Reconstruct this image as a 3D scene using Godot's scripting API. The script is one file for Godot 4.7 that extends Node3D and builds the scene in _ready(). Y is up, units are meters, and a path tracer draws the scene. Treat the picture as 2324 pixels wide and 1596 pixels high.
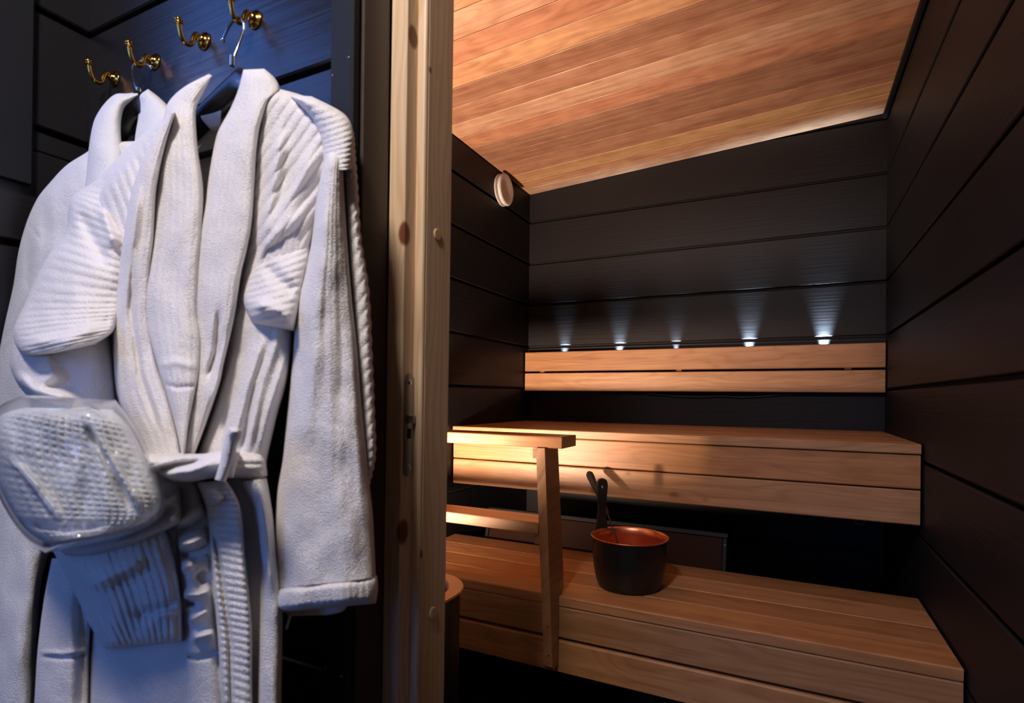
extends Node3D
# A dark-boarded sauna seen through its open door, with two white bathrobes on brass hooks beside the door.
# World: x to the right along the sauna's back wall, y up from the floor, z towards the camera. Metres.

const W := 1.4434          # width of the sauna
const ZI := 1.741          # sauna face of the partition
const ZH := 1.89           # robe-hook face of the partition
const FPX := 1268.56       # focal length in pixels of the 2324 x 1596 frame
const SHIFT := 99.84       # lens shift in the same pixels
const EYE := Vector3(1.1316, 0.97, 2.445)
var look: Basis
var M := {}
var rng := RandomNumberGenerator.new()
var mesh_cache := {}

# ------------------------------------------------------------------ helpers
func px(u: float, v: float, z: float) -> Vector3:
	var d: Vector3 = look * Vector3(u - 1162.0, -(v - 798.0 - SHIFT), -FPX)
	return EYE + d * ((z - EYE.z) / d.z)

func tag(o: Node, label: String, category: String, group := "") -> void:
	o.set_meta("label", label)
	o.set_meta("category", category)
	if group != "":
		o.set_meta("group", group)

func thing(called: String, at: Vector3, label: String, category: String, group := "") -> Node3D:
	var o := Node3D.new()
	o.name = called
	add_child(o, true)
	o.position = at
	tag(o, label, category, group)
	return o

func shell(called: String) -> Node3D:
	var o := Node3D.new()
	o.name = called
	add_child(o, true)
	o.set_meta("kind", "structure")
	return o

func put(parent: Node, called: String, mesh: Mesh, mat: Material, at := Vector3.ZERO, basis := Basis.IDENTITY) -> MeshInstance3D:
	var o := MeshInstance3D.new()
	o.name = called
	o.mesh = mesh
	o.material_override = mat
	parent.add_child(o, true)
	o.transform = Transform3D(basis, at)
	return o

# a board of length l along local x, height h (y), thickness d (z), long edges chamfered by c
func board(l: float, h: float, d: float, c: float, variant := 0) -> ArrayMesh:
	var key := "%.4f_%.4f_%.4f_%.4f_%d" % [l, h, d, c, variant]
	if mesh_cache.has(key):
		return mesh_cache[key]
	var r := RandomNumberGenerator.new()
	r.seed = hash(key)
	var ou := r.randf()
	var ov := r.randf()
	var a := h / 2.0
	var b := d / 2.0
	var prof := [Vector2(-a + c, b), Vector2(a - c, b), Vector2(a, b - c), Vector2(a, -b + c), Vector2(a - c, -b), Vector2(-a + c, -b), Vector2(-a, -b + c), Vector2(-a, b - c)]
	var st := SurfaceTool.new()
	st.begin(Mesh.PRIMITIVE_TRIANGLES)
	var per := 0.0
	for i in 8:
		var p: Vector2 = prof[i]
		var q: Vector2 = prof[(i + 1) % 8]
		var e := p.distance_to(q)
		if e < 0.00001:
			continue
		var n2 := Vector2(q.y - p.y, -(q.x - p.x))
		var n := Vector3(0, -n2.x, -n2.y).normalized()
		if n.dot(Vector3(0, p.x + q.x, p.y + q.y)) < 0:
			n = -n
		var v := [Vector3(-l / 2, p.x, p.y), Vector3(l / 2, p.x, p.y), Vector3(l / 2, q.x, q.y), Vector3(-l / 2, q.x, q.y)]
		var uv := [Vector2(ou, ov + per / 0.4), Vector2(ou + l / 1.6, ov + per / 0.4), Vector2(ou + l / 1.6, ov + (per + e) / 0.4), Vector2(ou, ov + (per + e) / 0.4)]
		quad(st, v, uv, n)
		per += e
	for s in [-1.0, 1.0]:
		for i in range(1, 7):
			var tri := [prof[0], prof[i], prof[i + 1]]
			var n := Vector3(s, 0, 0)
			var vs := []
			for t in tri:
				vs.append(Vector3(s * l / 2, t.x, t.y))
			tri3(st, vs, [Vector2(ou, ov) + Vector2(tri[0].y * 0.6, tri[0].x * 2.5), Vector2(ou, ov) + Vector2(tri[1].y * 0.6, tri[1].x * 2.5), Vector2(ou, ov) + Vector2(tri[2].y * 0.6, tri[2].x * 2.5)], n)
	st.generate_tangents()
	var m := st.commit()
	mesh_cache[key] = m
	return m

func tri3(st: SurfaceTool, v: Array, uv: Array, n: Vector3) -> void:
	var order := [0, 1, 2]
	if (v[1] - v[0]).cross(v[2] - v[0]).dot(n) > 0:
		order = [0, 2, 1]
	for i in order:
		st.set_normal(n)
		st.set_uv(uv[i])
		st.add_vertex(v[i])

# one triangle, wound so that it faces the way its normals point
func wound(st: SurfaceTool, tr: Array, vs: Array, ns: Array) -> void:
	var f: Vector3 = (vs[tr[1]] - vs[tr[0]]).cross(vs[tr[2]] - vs[tr[0]])
	var o: Array = tr
	if f.dot(ns[tr[0]] + ns[tr[1]] + ns[tr[2]]) > 0:
		o = [tr[0], tr[2], tr[1]]
	for k in o:
		st.set_normal(ns[k])
		st.set_uv(Vector2.ZERO)
		st.add_vertex(vs[k])

func rewind(vs: PackedVector3Array, ns: PackedVector3Array, ix: PackedInt32Array) -> PackedInt32Array:
	for i in range(0, ix.size(), 3):
		var a := ix[i]
		var b := ix[i + 1]
		var c := ix[i + 2]
		if (vs[b] - vs[a]).cross(vs[c] - vs[a]).dot(ns[a] + ns[b] + ns[c]) > 0:
			ix[i + 1] = c
			ix[i + 2] = b
	return ix

func quad(st: SurfaceTool, v: Array, uv: Array, n: Vector3) -> void:
	tri3(st, [v[0], v[1], v[2]], [uv[0], uv[1], uv[2]], n)
	tri3(st, [v[0], v[2], v[3]], [uv[0], uv[2], uv[3]], n)

# flat polygon in local (x, y), front at z = 0, going back to z = -d
func poly_slab(pts: Array, d: float) -> ArrayMesh:
	var st := SurfaceTool.new()
	st.begin(Mesh.PRIMITIVE_TRIANGLES)
	var pp := PackedVector2Array(pts)
	var idx := Geometry2D.triangulate_polygon(pp)
	for side in 2:
		for i in range(0, idx.size(), 3):
			var v := []
			var uv := []
			for k in 3:
				var p: Vector2 = pp[idx[i + k]]
				v.append(Vector3(p.x, p.y, -d * side))
				uv.append(Vector2(p.x / 1.6, p.y / 0.4))
			tri3(st, v, uv, Vector3(0, 0, 1 - 2 * side))
	var cen := Vector2.ZERO
	for p in pp:
		cen += p / pp.size()
	for i in pp.size():
		var a: Vector2 = pp[i]
		var b: Vector2 = pp[(i + 1) % pp.size()]
		var n2 := (b - a).orthogonal().normalized()
		if n2.dot((a + b) / 2 - cen) < 0:
			n2 = -n2
		quad(st, [Vector3(a.x, a.y, 0), Vector3(b.x, b.y, 0), Vector3(b.x, b.y, -d), Vector3(a.x, a.y, -d)], [a / 1.6, b / 1.6, b / 1.6 + Vector2(0, d), a / 1.6 + Vector2(0, d)], Vector3(n2.x, n2.y, 0))
	st.generate_tangents()
	return st.commit()

func box(sx: float, sy: float, sz: float) -> BoxMesh:
	var b := BoxMesh.new()
	b.size = Vector3(sx, sy, sz)
	return b

# surface of revolution round local y; prof holds Vector2(radius, height)
func lathe(prof: Array, n := 40) -> ArrayMesh:
	var st := SurfaceTool.new()
	st.begin(Mesh.PRIMITIVE_TRIANGLES)
	st.set_smooth_group(0)
	for i in prof.size() - 1:
		var a: Vector2 = prof[i]
		var b: Vector2 = prof[i + 1]
		var e := b - a
		var nn := Vector2(e.y, -e.x).normalized()
		for j in n:
			var t0 := TAU * j / n
			var t1 := TAU * (j + 1) / n
			var c0 := Vector3(cos(t0), 0, sin(t0))
			var c1 := Vector3(cos(t1), 0, sin(t1))
			var vs := [c0 * a.x + Vector3.UP * a.y, c1 * a.x + Vector3.UP * a.y, c1 * b.x + Vector3.UP * b.y, c0 * b.x + Vector3.UP * b.y]
			var ns := [c0 * nn.x + Vector3.UP * nn.y, c1 * nn.x + Vector3.UP * nn.y, c1 * nn.x + Vector3.UP * nn.y, c0 * nn.x + Vector3.UP * nn.y]
			for tr in [[0, 1, 2], [0, 2, 3]]:
				wound(st, tr, vs, ns)
	return st.commit()

# round bar along a path of Vector3 with radii
func tube(path: Array, rad: Array, n := 12, smooth_steps := 4) -> ArrayMesh:
	var pts := []
	var rs := []
	var m := path.size()
	for i in m - 1:
		for k in smooth_steps:
			var t := float(k) / smooth_steps
			var p0: Vector3 = path[max(i - 1, 0)]
			var p1: Vector3 = path[i]
			var p2: Vector3 = path[i + 1]
			var p3: Vector3 = path[min(i + 2, m - 1)]
			pts.append(p1.cubic_interpolate(p2, p0, p3, t))
			rs.append(lerpf(rad[min(i, rad.size() - 1)], rad[min(i + 1, rad.size() - 1)], t))
	pts.append(path[m - 1])
	rs.append(rad[min(m - 1, rad.size() - 1)])
	var st := SurfaceTool.new()
	st.begin(Mesh.PRIMITIVE_TRIANGLES)
	var rings := []
	var side := Vector3.ZERO
	for i in pts.size():
		var d: Vector3 = (pts[min(i + 1, pts.size() - 1)] - pts[max(i - 1, 0)]).normalized()
		if side == Vector3.ZERO:
			side = d.cross(Vector3(0.31, 0.87, 0.21)).normalized()
		side = (side - d * side.dot(d)).normalized()
		var up := d.cross(side)
		var ring := []
		for j in n:
			var a := TAU * j / n
			ring.append(side * cos(a) + up * sin(a))
		rings.append(ring)
	for i in pts.size() - 1:
		for j in n:
			var k := (j + 1) % n
			var vs := [pts[i] + rings[i][j] * rs[i], pts[i] + rings[i][k] * rs[i], pts[i + 1] + rings[i + 1][k] * rs[i + 1], pts[i + 1] + rings[i + 1][j] * rs[i + 1]]
			var ns := [rings[i][j], rings[i][k], rings[i + 1][k], rings[i + 1][j]]
			for tr in [[0, 1, 2], [0, 2, 3]]:
				wound(st, tr, vs, ns)
	for e in 2:
		var c: int = 0 if e == 0 else pts.size() - 1
		var nn: Vector3 = (pts[0] - pts[1]).normalized() if e == 0 else (pts[c] - pts[c - 1]).normalized()
		for j in n:
			tri3(st, [pts[c], pts[c] + rings[c][j] * rs[c], pts[c] + rings[c][(j + 1) % n] * rs[c]], [Vector2.ZERO, Vector2.ZERO, Vector2.ZERO], nn)
	return st.commit()

# ------------------------------------------------------------------ textures and materials
func wood_texture(sd: int, light: Color, dark: Color, ring: float, mottle: float, knots := []) -> ImageTexture:
	var w := 1024
	var h := 512
	var n := FastNoiseLite.new()
	n.noise_type = FastNoiseLite.TYPE_SIMPLEX_SMOOTH
	n.fractal_type = FastNoiseLite.FRACTAL_FBM
	n.fractal_octaves = 4
	n.seed = sd
	n.frequency = 0.02
	var streak := n.get_seamless_image(48, 512)
	streak.resize(w, h, Image.INTERPOLATE_CUBIC)
	n.seed = sd + 1
	n.frequency = 0.09
	var fine := n.get_seamless_image(96, 512)
	fine.resize(w, h, Image.INTERPOLATE_CUBIC)
	n.seed = sd + 2
	n.frequency = 0.012
	n.fractal_octaves = 3
	var warp := n.get_seamless_image(160, 256)
	warp.resize(w, h, Image.INTERPOLATE_CUBIC)
	n.seed = sd + 3
	n.frequency = 0.03
	var flame := n.get_seamless_image(512, 96)
	flame.resize(w, h, Image.INTERPOLATE_CUBIC)
	var a := streak.get_data()
	var b := fine.get_data()
	var c := warp.get_data()
	var f := flame.get_data()
	var out := PackedByteArray()
	out.resize(w * h * 3)
	for y in h:
		var vv := float(y) / h
		for x in w:
			var i := y * w + x
			var s := a[i] / 255.0
			var g := b[i] / 255.0
			var q := c[i] / 255.0
			var r := 0.5 + 0.5 * sin(TAU * (vv * ring + q * 4.0))
			r = r * r * r
			var m := 0.42 * s + 0.25 * g + 0.22 * r + mottle * (f[i] / 255.0 - 0.5) + 0.12 * q
			m = clampf((m - 0.2) * 1.35, 0.0, 1.0)
			for k in knots:
				var dx: float = (fposmod(float(x) / w - k.x + 0.5, 1.0) - 0.5) * 1.6 / k.z
				var dy: float = (fposmod(vv - k.y + 0.5, 1.0) - 0.5) * 0.4 / k.z
				var rr := sqrt(dx * dx * 0.45 + dy * dy)
				if rr < 4.0:
					m += 0.9 * exp(-rr * rr * 1.2) * (0.7 + 0.6 * g) + 0.35 * exp(-rr * 0.9) * (0.5 + 0.5 * sin(rr * 6.0 + s * 5.0))
			out[i * 3] = int(255.0 * lerpf(light.r, dark.r, m))
			out[i * 3 + 1] = int(255.0 * lerpf(light.g, dark.g, m))
			out[i * 3 + 2] = int(255.0 * lerpf(light.b, dark.b, m))
	return ImageTexture.create_from_image(Image.create_from_data(w, h, false, Image.FORMAT_RGB8, out))

# pine for the door frame: long grain up the frame and knots where the photograph has them
func pine_texture(knots: Array) -> ImageTexture:
	var w := 256
	var h := 2048
	var n := FastNoiseLite.new()
	n.noise_type = FastNoiseLite.TYPE_SIMPLEX_SMOOTH
	n.fractal_type = FastNoiseLite.FRACTAL_FBM
	n.fractal_octaves = 3
	n.seed = 71
	n.frequency = 0.03
	var streak := n.get_seamless_image(256, 40)
	streak.resize(w, h, Image.INTERPOLATE_CUBIC)
	n.seed = 72
	n.frequency = 0.012
	var warp := n.get_seamless_image(128, 256)
	warp.resize(w, h, Image.INTERPOLATE_CUBIC)
	var a := streak.get_data()
	var c := warp.get_data()
	var out := PackedByteArray()
	out.resize(w * h * 3)
	var light := Color(0.90, 0.79, 0.65)
	var dark := Color(0.80, 0.65, 0.49)
	var kc := Color(0.42, 0.22, 0.12)
	for y in h:
		var my := float(y) / h * 2.2          # metres
		var near := []
		for k in knots:
			if absf(my - k.y) < 0.14:
				near.append(k)
		for x in w:
			var i := y * w + x
			var mx := float(x) / w * 0.2
			var bend := 0.0
			var kn := 0.0
			for k in near:
				var dx: float = (mx - k.x) / k.z
				var dy: float = (my - k.y) / (k.z * 1.5)
				var r2 := dx * dx + dy * dy * 0.2
				bend += signf(dx) * 0.008 * exp(-r2 * 0.5) * k.z / 0.008
				kn = maxf(kn, smoothstep(1.25, 0.75, sqrt(dx * dx + dy * dy)))
			var r := 0.5 + 0.5 * sin(TAU * ((mx + bend) * 95.0 + c[i] / 255.0 * 3.0))
			var m := clampf(0.4 * (a[i] / 255.0) + 0.45 * r * r - 0.05, 0.0, 1.0)
			var col := light.lerp(dark, m).lerp(kc, kn * (0.75 + 0.25 * (a[i] / 255.0)))
			out[i * 3] = int(255.0 * col.r)
			out[i * 3 + 1] = int(255.0 * col.g)
			out[i * 3 + 2] = int(255.0 * col.b)
	return ImageTexture.create_from_image(Image.create_from_data(w, h, false, Image.FORMAT_RGB8, out))

func noise_normal(sd: int, freq: float, wx: int, wy: int, ox: int, oy: int, strength: float) -> ImageTexture:
	var n := FastNoiseLite.new()
	n.noise_type = FastNoiseLite.TYPE_SIMPLEX_SMOOTH
	n.fractal_octaves = 3
	n.seed = sd
	n.frequency = freq
	var im := n.get_seamless_image(wx, wy)
	im.resize(ox, oy, Image.INTERPOLATE_CUBIC)
	im.convert(Image.FORMAT_RGBA8)
	im.bump_map_to_normal_map(strength)
	return ImageTexture.create_from_image(im)

func mat(col: Color, rough: float, metal := 0.0, spec := 0.5) -> StandardMaterial3D:
	var m := StandardMaterial3D.new()
	m.albedo_color = col
	m.roughness = rough
	m.metallic = metal
	m.metallic_specular = spec
	return m

func wood_mat(tex: Texture2D, tint: Color, rough: float) -> StandardMaterial3D:
	var m := mat(tint, rough)
	m.albedo_texture = tex
	m.normal_enabled = true
	m.normal_texture = M.grain_normal
	m.normal_scale = 0.10
	return m

# texture offset that board() gives a plank
func board_offset(l: float, h: float, d: float, c: float, variant: int) -> Vector2:
	var r := RandomNumberGenerator.new()
	r.seed = hash("%.4f_%.4f_%.4f_%.4f_%d" % [l, h, d, c, variant])
	var ou := r.randf()
	return Vector2(ou, r.randf())

func make_materials() -> void:
	M.grain_normal = noise_normal(5, 0.08, 40, 512, 512, 512, 3.0)
	var alder := wood_texture(11, Color(0.76, 0.58, 0.42), Color(0.60, 0.42, 0.28), 9.0, 0.12)
	var cedar := wood_texture(31, Color(0.82, 0.66, 0.545), Color(0.65, 0.475, 0.38), 6.0, 0.36)
	M.bench = []
	for t in [Color(1, 1, 1), Color(0.93, 0.90, 0.86), Color(1.0, 0.95, 0.88), Color(0.88, 0.86, 0.83)]:
		M.bench.append(wood_mat(alder, t, 0.42))
	var ko := board_offset(W - 0.012, 0.0905, 0.022, 0.003, 52)
	var kn := []
	for k in [[1425, 1075, 0.006], [1530, 1122, 0.010], [1600, 1135, 0.005]]:
		var p := px(k[0], k[1], 0.668)
		kn.append(Vector3(fposmod(ko.x + (p.x - 0.006) / 1.6, 1.0), fposmod(ko.y + (p.y - 0.6925 + 0.0905 / 2 - 0.003) / 0.4, 1.0), k[2]))
	M.knotty = wood_mat(wood_texture(11, Color(0.76, 0.58, 0.42), Color(0.60, 0.42, 0.28), 9.0, 0.12, kn), Color(1, 1, 1), 0.42)
	M.ceil = []
	for t in [Color(0.98, 0.98, 0.98), Color(0.88, 0.83, 0.81), Color(1.0, 0.97, 0.91), Color(0.80, 0.75, 0.73), Color(0.95, 0.87, 0.84), Color(1.0, 1.0, 0.90)]:
		M.ceil.append(wood_mat(cedar, t, 0.40))
	M.black = []
	M.hall = []
	for t in [Color(0.108, 0.104, 0.122), Color(0.113, 0.107, 0.122), Color(0.104, 0.101, 0.120)]:
		var b := mat(t, 0.52, 0.0, 0.34)
		b.normal_enabled = true
		b.normal_texture = M.grain_normal
		b.normal_scale = 0.14
		M.black.append(b)
		var h: StandardMaterial3D = b.duplicate()
		h.roughness = 0.33
		h.metallic_specular = 0.5
		M.hall.append(h)
	M.groove = mat(Color(0.05, 0.045, 0.045), 0.8)
	M.floor = mat(Color(0.07, 0.07, 0.075), 0.7)
	M.plaster = mat(Color(0.20, 0.19, 0.19), 0.7)
	M.casing = mat(Color(0.12, 0.125, 0.145), 0.6, 0.0, 0.3)
	M.liner = mat(Color(0.24, 0.19, 0.16), 0.5)
	M.steel = mat(Color(0.62, 0.61, 0.60), 0.32, 1.0)
	M.chrome = mat(Color(0.85, 0.86, 0.88), 0.08, 1.0)
	M.brass = mat(Color(0.86, 0.64, 0.30), 0.14, 1.0)
	M.copper = mat(Color(0.94, 0.62, 0.46), 0.36, 1.0)
	M.bucket = mat(Color(0.075, 0.07, 0.075), 0.42)
	M.handle = mat(Color(0.07, 0.068, 0.072), 0.5)
	M.blackmetal = mat(Color(0.085, 0.08, 0.08), 0.4)
	M.tan = mat(Color(0.78, 0.62, 0.50), 0.38, 0.15)
	M.stone = mat(Color(0.33, 0.35, 0.33), 0.75)
	M.hanger = mat(Color(0.085, 0.09, 0.10), 0.3)
	M.white = mat(Color(0.86, 0.85, 0.84), 0.6)
	M.cable = mat(Color(0.20, 0.20, 0.21), 0.5)
	M.darkglass = mat(Color(0.19, 0.115, 0.085), 0.35, 0.0, 0.12)
	M.frameblack = mat(Color(0.05, 0.05, 0.055), 0.5, 0.0, 0.3)
	M.opal = mat(Color(0.95, 0.9, 0.8), 0.5)
	M.opal.emission_enabled = true
	M.opal.emission = Color(1.0, 0.62, 0.36)
	M.opal.emission_energy_multiplier = 2.0
	M.led = mat(Color(0.9, 0.95, 1.0), 0.5)
	M.led.emission_enabled = true
	M.led.emission = Color(0.80, 0.92, 1.0)
	M.led.emission_energy_multiplier = 4.0
	M.down = mat(Color(1, 1, 1), 0.5)
	M.down.emission_enabled = true
	M.down.emission = Color(1.0, 0.93, 0.85)
	M.down.emission_energy_multiplier = 3.0
	M.glass = mat(Color(0.9, 0.95, 1.0, 0.06), 0.02)
	M.glass.transparency = BaseMaterial3D.TRANSPARENCY_ALPHA
	M.film = mat(Color(0.96, 0.97, 1.0, 0.20), 0.12, 0.0, 0.9)
	M.film.transparency = BaseMaterial3D.TRANSPARENCY_ALPHA
	var terry := noise_normal(9, 0.22, 256, 256, 256, 256, 4.0)
	for kind in ["rib", "terry", "waffle"]:
		var c := mat({"rib": Color(0.90, 0.885, 0.88), "terry": Color(0.88, 0.875, 0.875), "waffle": Color(0.86, 0.865, 0.86)}[kind], 0.95, 0.0, 0.2)
		c.normal_enabled = true
		c.normal_texture = terry
		c.normal_scale = 1.1
		c.uv1_triplanar = true
		c.uv1_world_triplanar = true
		c.uv1_scale = Vector3.ONE * 9.0
		c.rim_enabled = true
		c.rim = 0.4
		M[kind] = c

# ------------------------------------------------------------------ room
func board_rows(y0: float, y1: float) -> Array:
	# rows of 0.2 m boards with 10 mm recessed joints, cut between y0 and y1
	var rows := []
	for k in range(-6, 7):
		var a := maxf(1.0 + 0.2 * k + 0.0165, y0)
		var b := minf(1.0 + 0.2 * (k + 1) + 0.0060, y1)
		if b - a > 0.012:
			rows.append([a, b])
	return rows

func board_wall(parent: Node3D, origin: Vector3, turn: float, length: float, y0: float, y1: float, coat := "black", thick := 0.018) -> void:
	# boards whose front lies in the plane through origin; local x runs along the wall from origin, local z faces the room
	var basis := Basis(Vector3.UP, turn)
	var i := 0
	for r in board_rows(y0, y1):
		var h: float = r[1] - r[0]
		var at: Vector3 = origin + basis * Vector3(length / 2, 0, -thick / 2) + Vector3.UP * (r[0] + h / 2)
		var o := put(parent, "board", board(length, h, thick, 0.0025, i % 3), M[coat][(i * 7 + 1) % 3], at, basis)
		o.rotate_object_local(Vector3.RIGHT, rng.randf_range(-0.004, 0.004))
		i += 1

func build_room() -> void:
	# floor
	var fl := shell("floor")
	put(fl, "slab", box(3.4, 0.1, 4.2), M.floor, Vector3(1.0, -0.05, 1.7))
	# back wall
	var wb := shell("wall_back")
	put(wb, "backing", box(W + 0.3, 2.3, 0.08), M.groove, Vector3(W / 2, 1.15, -0.052))
	var ceil_y := func(x: float) -> float: return 1.946 + 0.0587 * x
	board_wall(wb, Vector3(0, 0, 0), 0.0, W, 0.0, 1.81)
	# two topmost boards are cut along the sloping ceiling
	var yk := 1.8165
	var x_full := (2.006 - 1.946) / 0.0587
	put(wb, "board", poly_slab([Vector2(0, yk), Vector2(W, yk), Vector2(W, 2.006), Vector2(x_full, 2.006), Vector2(0, 1.946)], 0.018), M.black[1])
	var x_new := (2.0165 - 1.946) / 0.0587
	put(wb, "board", poly_slab([Vector2(x_new, 2.0165), Vector2(W, 2.0165), Vector2(W, ceil_y.call(W))], 0.018), M.black[2])
	# left wall: one plane through sauna and robe room
	var wl := shell("wall_left")
	put(wl, "backing", box(0.08, 2.3, 1.80), M.groove, Vector3(-0.052, 1.15, 0.9 - 0.05))
	board_wall(wl, Vector3(0, 0, ZI), PI / 2, ZI, 0.0, 1.946)
	# robe-room part, with a window opening z 2.06..2.80, y 1.38..2.00
	board_wall(wl, Vector3(0, 0, 3.6), PI / 2, 3.6 - ZH, 0.0, 1.373, "hall")
	for r in board_rows(1.373, 2.1):
		var h: float = r[1] - r[0]
		if r[0] < 2.0:
			put(wl, "board", board(2.06 - ZH, h, 0.018, 0.0025), M.black[0], Vector3(-0.009, r[0] + h / 2, (2.06 + ZH) / 2), Basis(Vector3.UP, PI / 2))
			put(wl, "board", board(0.8, h, 0.018, 0.0025), M.black[2], Vector3(-0.009, r[0] + h / 2, 3.2), Basis(Vector3.UP, PI / 2))
	put(wl, "backing", box(0.08, 1.373, 1.86), M.groove, Vector3(-0.0585, 0.6865, 2.68))
	put(wl, "backing", box(0.08, 0.8, 0.31), M.groove, Vector3(-0.0585, 1.77, 1.905))
	put(wl, "backing", box(0.08, 0.8, 0.81), M.groove, Vector3(-0.0585, 1.77, 3.205))
	put(wl, "backing", box(0.08, 0.17, 0.74), M.groove, Vector3(-0.0585, 2.085, 2.43))
	# right wall of the sauna
	var wr := shell("wall_right")
	put(wr, "backing", box(0.08, 2.3, 1.9), M.groove, Vector3(W + 0.0585, 1.15, 0.85))
	board_wall(wr, Vector3(W, 0, 0), -PI / 2, ZI, 0.0, ceil_y.call(W) - 0.004)
	# partition between the sauna and the robe room
	var wf := shell("wall_front")
	put(wf, "core", box(0.618, 2.15, 0.111), M.groove, Vector3(0.3085, 1.075, 1.8155))
	put(wf, "core", box(0.60, 2.15, 0.111), M.groove, Vector3(1.71, 1.075, 1.8155))
	put(wf, "core", box(0.80, 0.13, 0.111), M.groove, Vector3(1.014, 2.085, 1.8155))
	board_wall(wf, Vector3(0, 0, ZH), 0.0, 0.597, 0.0, 2.1, "hall")
	board_wall(wf, Vector3(1.45, 0, ZH), 0.0, 0.55, 0.0, 2.1, "hall")
	board_wall(wf, Vector3(0.597, 0, ZI), PI, 0.597, 0.0, 1.94)
	put(wf, "board", board(0.85, 0.08, 0.018, 0.0025), M.black[1], Vector3(1.02, 2.06, ZH - 0.009))
	# far walls of the robe room (behind the camera)
	var we := shell("wall_entry")
	put(we, "slab", box(0.08, 2.2, 1.86), M.plaster, Vector3(2.04, 1.1, 2.70))
	var wz := shell("wall_rear")
	put(wz, "slab", box(1.5, 2.2, 0.08), M.plaster, Vector3(1.35, 1.1, 3.645))
	put(wz, "slab", box(0.1, 2.2, 0.08), M.plaster, Vector3(-0.05, 1.1, 3.645))
	put(wz, "slab", box(0.6, 0.14, 0.08), M.plaster, Vector3(0.3, 2.13, 3.645))
	var d2 := shell("added_door_2")  # unseen glazed door, added to let blue fill light onto the robes
	for xx in [0.03, 0.57]:
		put(d2, "stile", board(2.04, 0.055, 0.045, 0.002), M.casing, Vector3(xx, 1.03, 3.645), Basis(Vector3(0, 0, 1), PI / 2))
	for yy in [0.06, 2.01]:
		put(d2, "rail", board(0.482, 0.09, 0.045, 0.002), M.casing, Vector3(0.3, yy, 3.645))
	put(d2, "pane", box(0.482, 1.858, 0.006), M.glass, Vector3(0.3, 1.035, 3.645))
	# ceilings
	var cl := shell("ceiling")
	var slope := atan(0.0587)
	var lens := sqrt(W * W + pow(0.0587 * W, 2))
	var widths := [0.0775, 0.0765, 0.0855, 0.1185, 0.097, 0.0965, 0.0960, 0.096, 0.096, 0.096, 0.096, 0.096, 0.096, 0.096, 0.096, 0.096, 0.096, 0.096, 0.096]
	var z := 0.0
	var i := 0
	var order := [0, 2, 5, 1, 3, 3, 4, 0, 1, 3, 2, 4, 0, 2, 1, 5, 3, 0, 4]
	for wd in widths:
		var w0: float = wd
		if z + w0 > ZI:
			w0 = ZI - z
		if w0 < 0.02:
			break
		var basis := Basis(Vector3(0, 0, 1), slope)
		var c := Vector3(W / 2, 1.946 + 0.0587 * W / 2, z + w0 / 2) + basis * Vector3(0, 0.0075, 0)
		var bb := put(cl, "ceiling_board", board(lens - 0.004, w0 - 0.0034, 0.015, 0.0009, 20 + i), M.ceil[order[i]], c, basis * Basis(Vector3.RIGHT, -PI / 2))
		z += w0
		i += 1
	put(cl, "backing", box(W + 0.2, 0.02, 1.95), M.groove, Vector3(W / 2, 1.946 + 0.0587 * W / 2 + 0.0275, 0.86), Basis(Vector3(0, 0, 1), slope))
	put(cl, "panel", box(2.2, 0.06, 1.80), M.plaster, Vector3(1.0, 2.15, 2.76))
	# trims
	var t1 := shell("trim_1")
	put(t1, "strip", board(ZI - 0.004, 0.014, 0.016, 0.003), M.black[0], Vector3(W - 0.0085, ceil_y.call(W) - 0.013, ZI / 2), Basis(Vector3.UP, PI / 2))
	var t2 := shell("trim_2")
	put(t2, "casing_board", board(2.08, 0.0385, 0.016, 0.003), M.casing, Vector3(0.6135, 1.04, ZH + 0.0081), Basis(Vector3(0, 0, 1), PI / 2))
	for p in [[0.6005, 1.382], [0.6275, 1.398], [0.6005, 0.62], [0.6275, 0.615]]:
		var s := SphereMesh.new()
		s.radius = 0.0016
		s.height = 0.0032
		put(t2, "nail_head", s, M.steel, Vector3(p[0], p[1], ZH + 0.0161))
	# window in the left wall, seen only as the corner of its casing
	var wi := shell("window_1")
	var nz := 1.976
	put(wi, "casing_board", board(0.82, 0.075, 0.016, 0.003), M.casing, Vector3(0.0081, 1.31 + 0.41, nz + 0.0375), Basis(Vector3.UP, PI / 2) * Basis(Vector3(0, 0, 1), PI / 2))
	put(wi, "casing_board", board(0.82, 0.075, 0.016, 0.003), M.casing, Vector3(0.0081, 1.31 + 0.41, 2.885 - 0.0375), Basis(Vector3.UP, PI / 2) * Basis(Vector3(0, 0, 1), PI / 2))
	put(wi, "casing_board", board(0.758, 0.075, 0.016, 0.003), M.casing, Vector3(0.0081, 1.31 + 0.0375, 2.4305), Basis(Vector3.UP, PI / 2))
	put(wi, "casing_board", board(0.758, 0.075, 0.016, 0.003), M.casing, Vector3(0.0081, 2.13 - 0.0375, 2.4305), Basis(Vector3.UP, PI / 2))
	for q in [[0.74, 0.04, 1.393, 2.43, 0.0], [0.74, 0.04, 1.98, 2.43, 0.0]]:
		put(wi, "sash_rail", board(q[0], q[1], 0.05, 0.002), M.casing, Vector3(-0.05, q[2], q[3]), Basis(Vector3.UP, PI / 2))
	for zz in [2.08, 2.78]:
		put(wi, "sash_stile", board(0.55, 0.04, 0.05, 0.002), M.casing, Vector3(-0.05, 1.6865, zz), Basis(Vector3.UP, PI / 2) * Basis(Vector3(0, 0, 1), PI / 2))
	put(wi, "pane", box(0.004, 0.55, 0.66), M.glass, Vector3(-0.05, 1.6865, 2.43))

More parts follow.
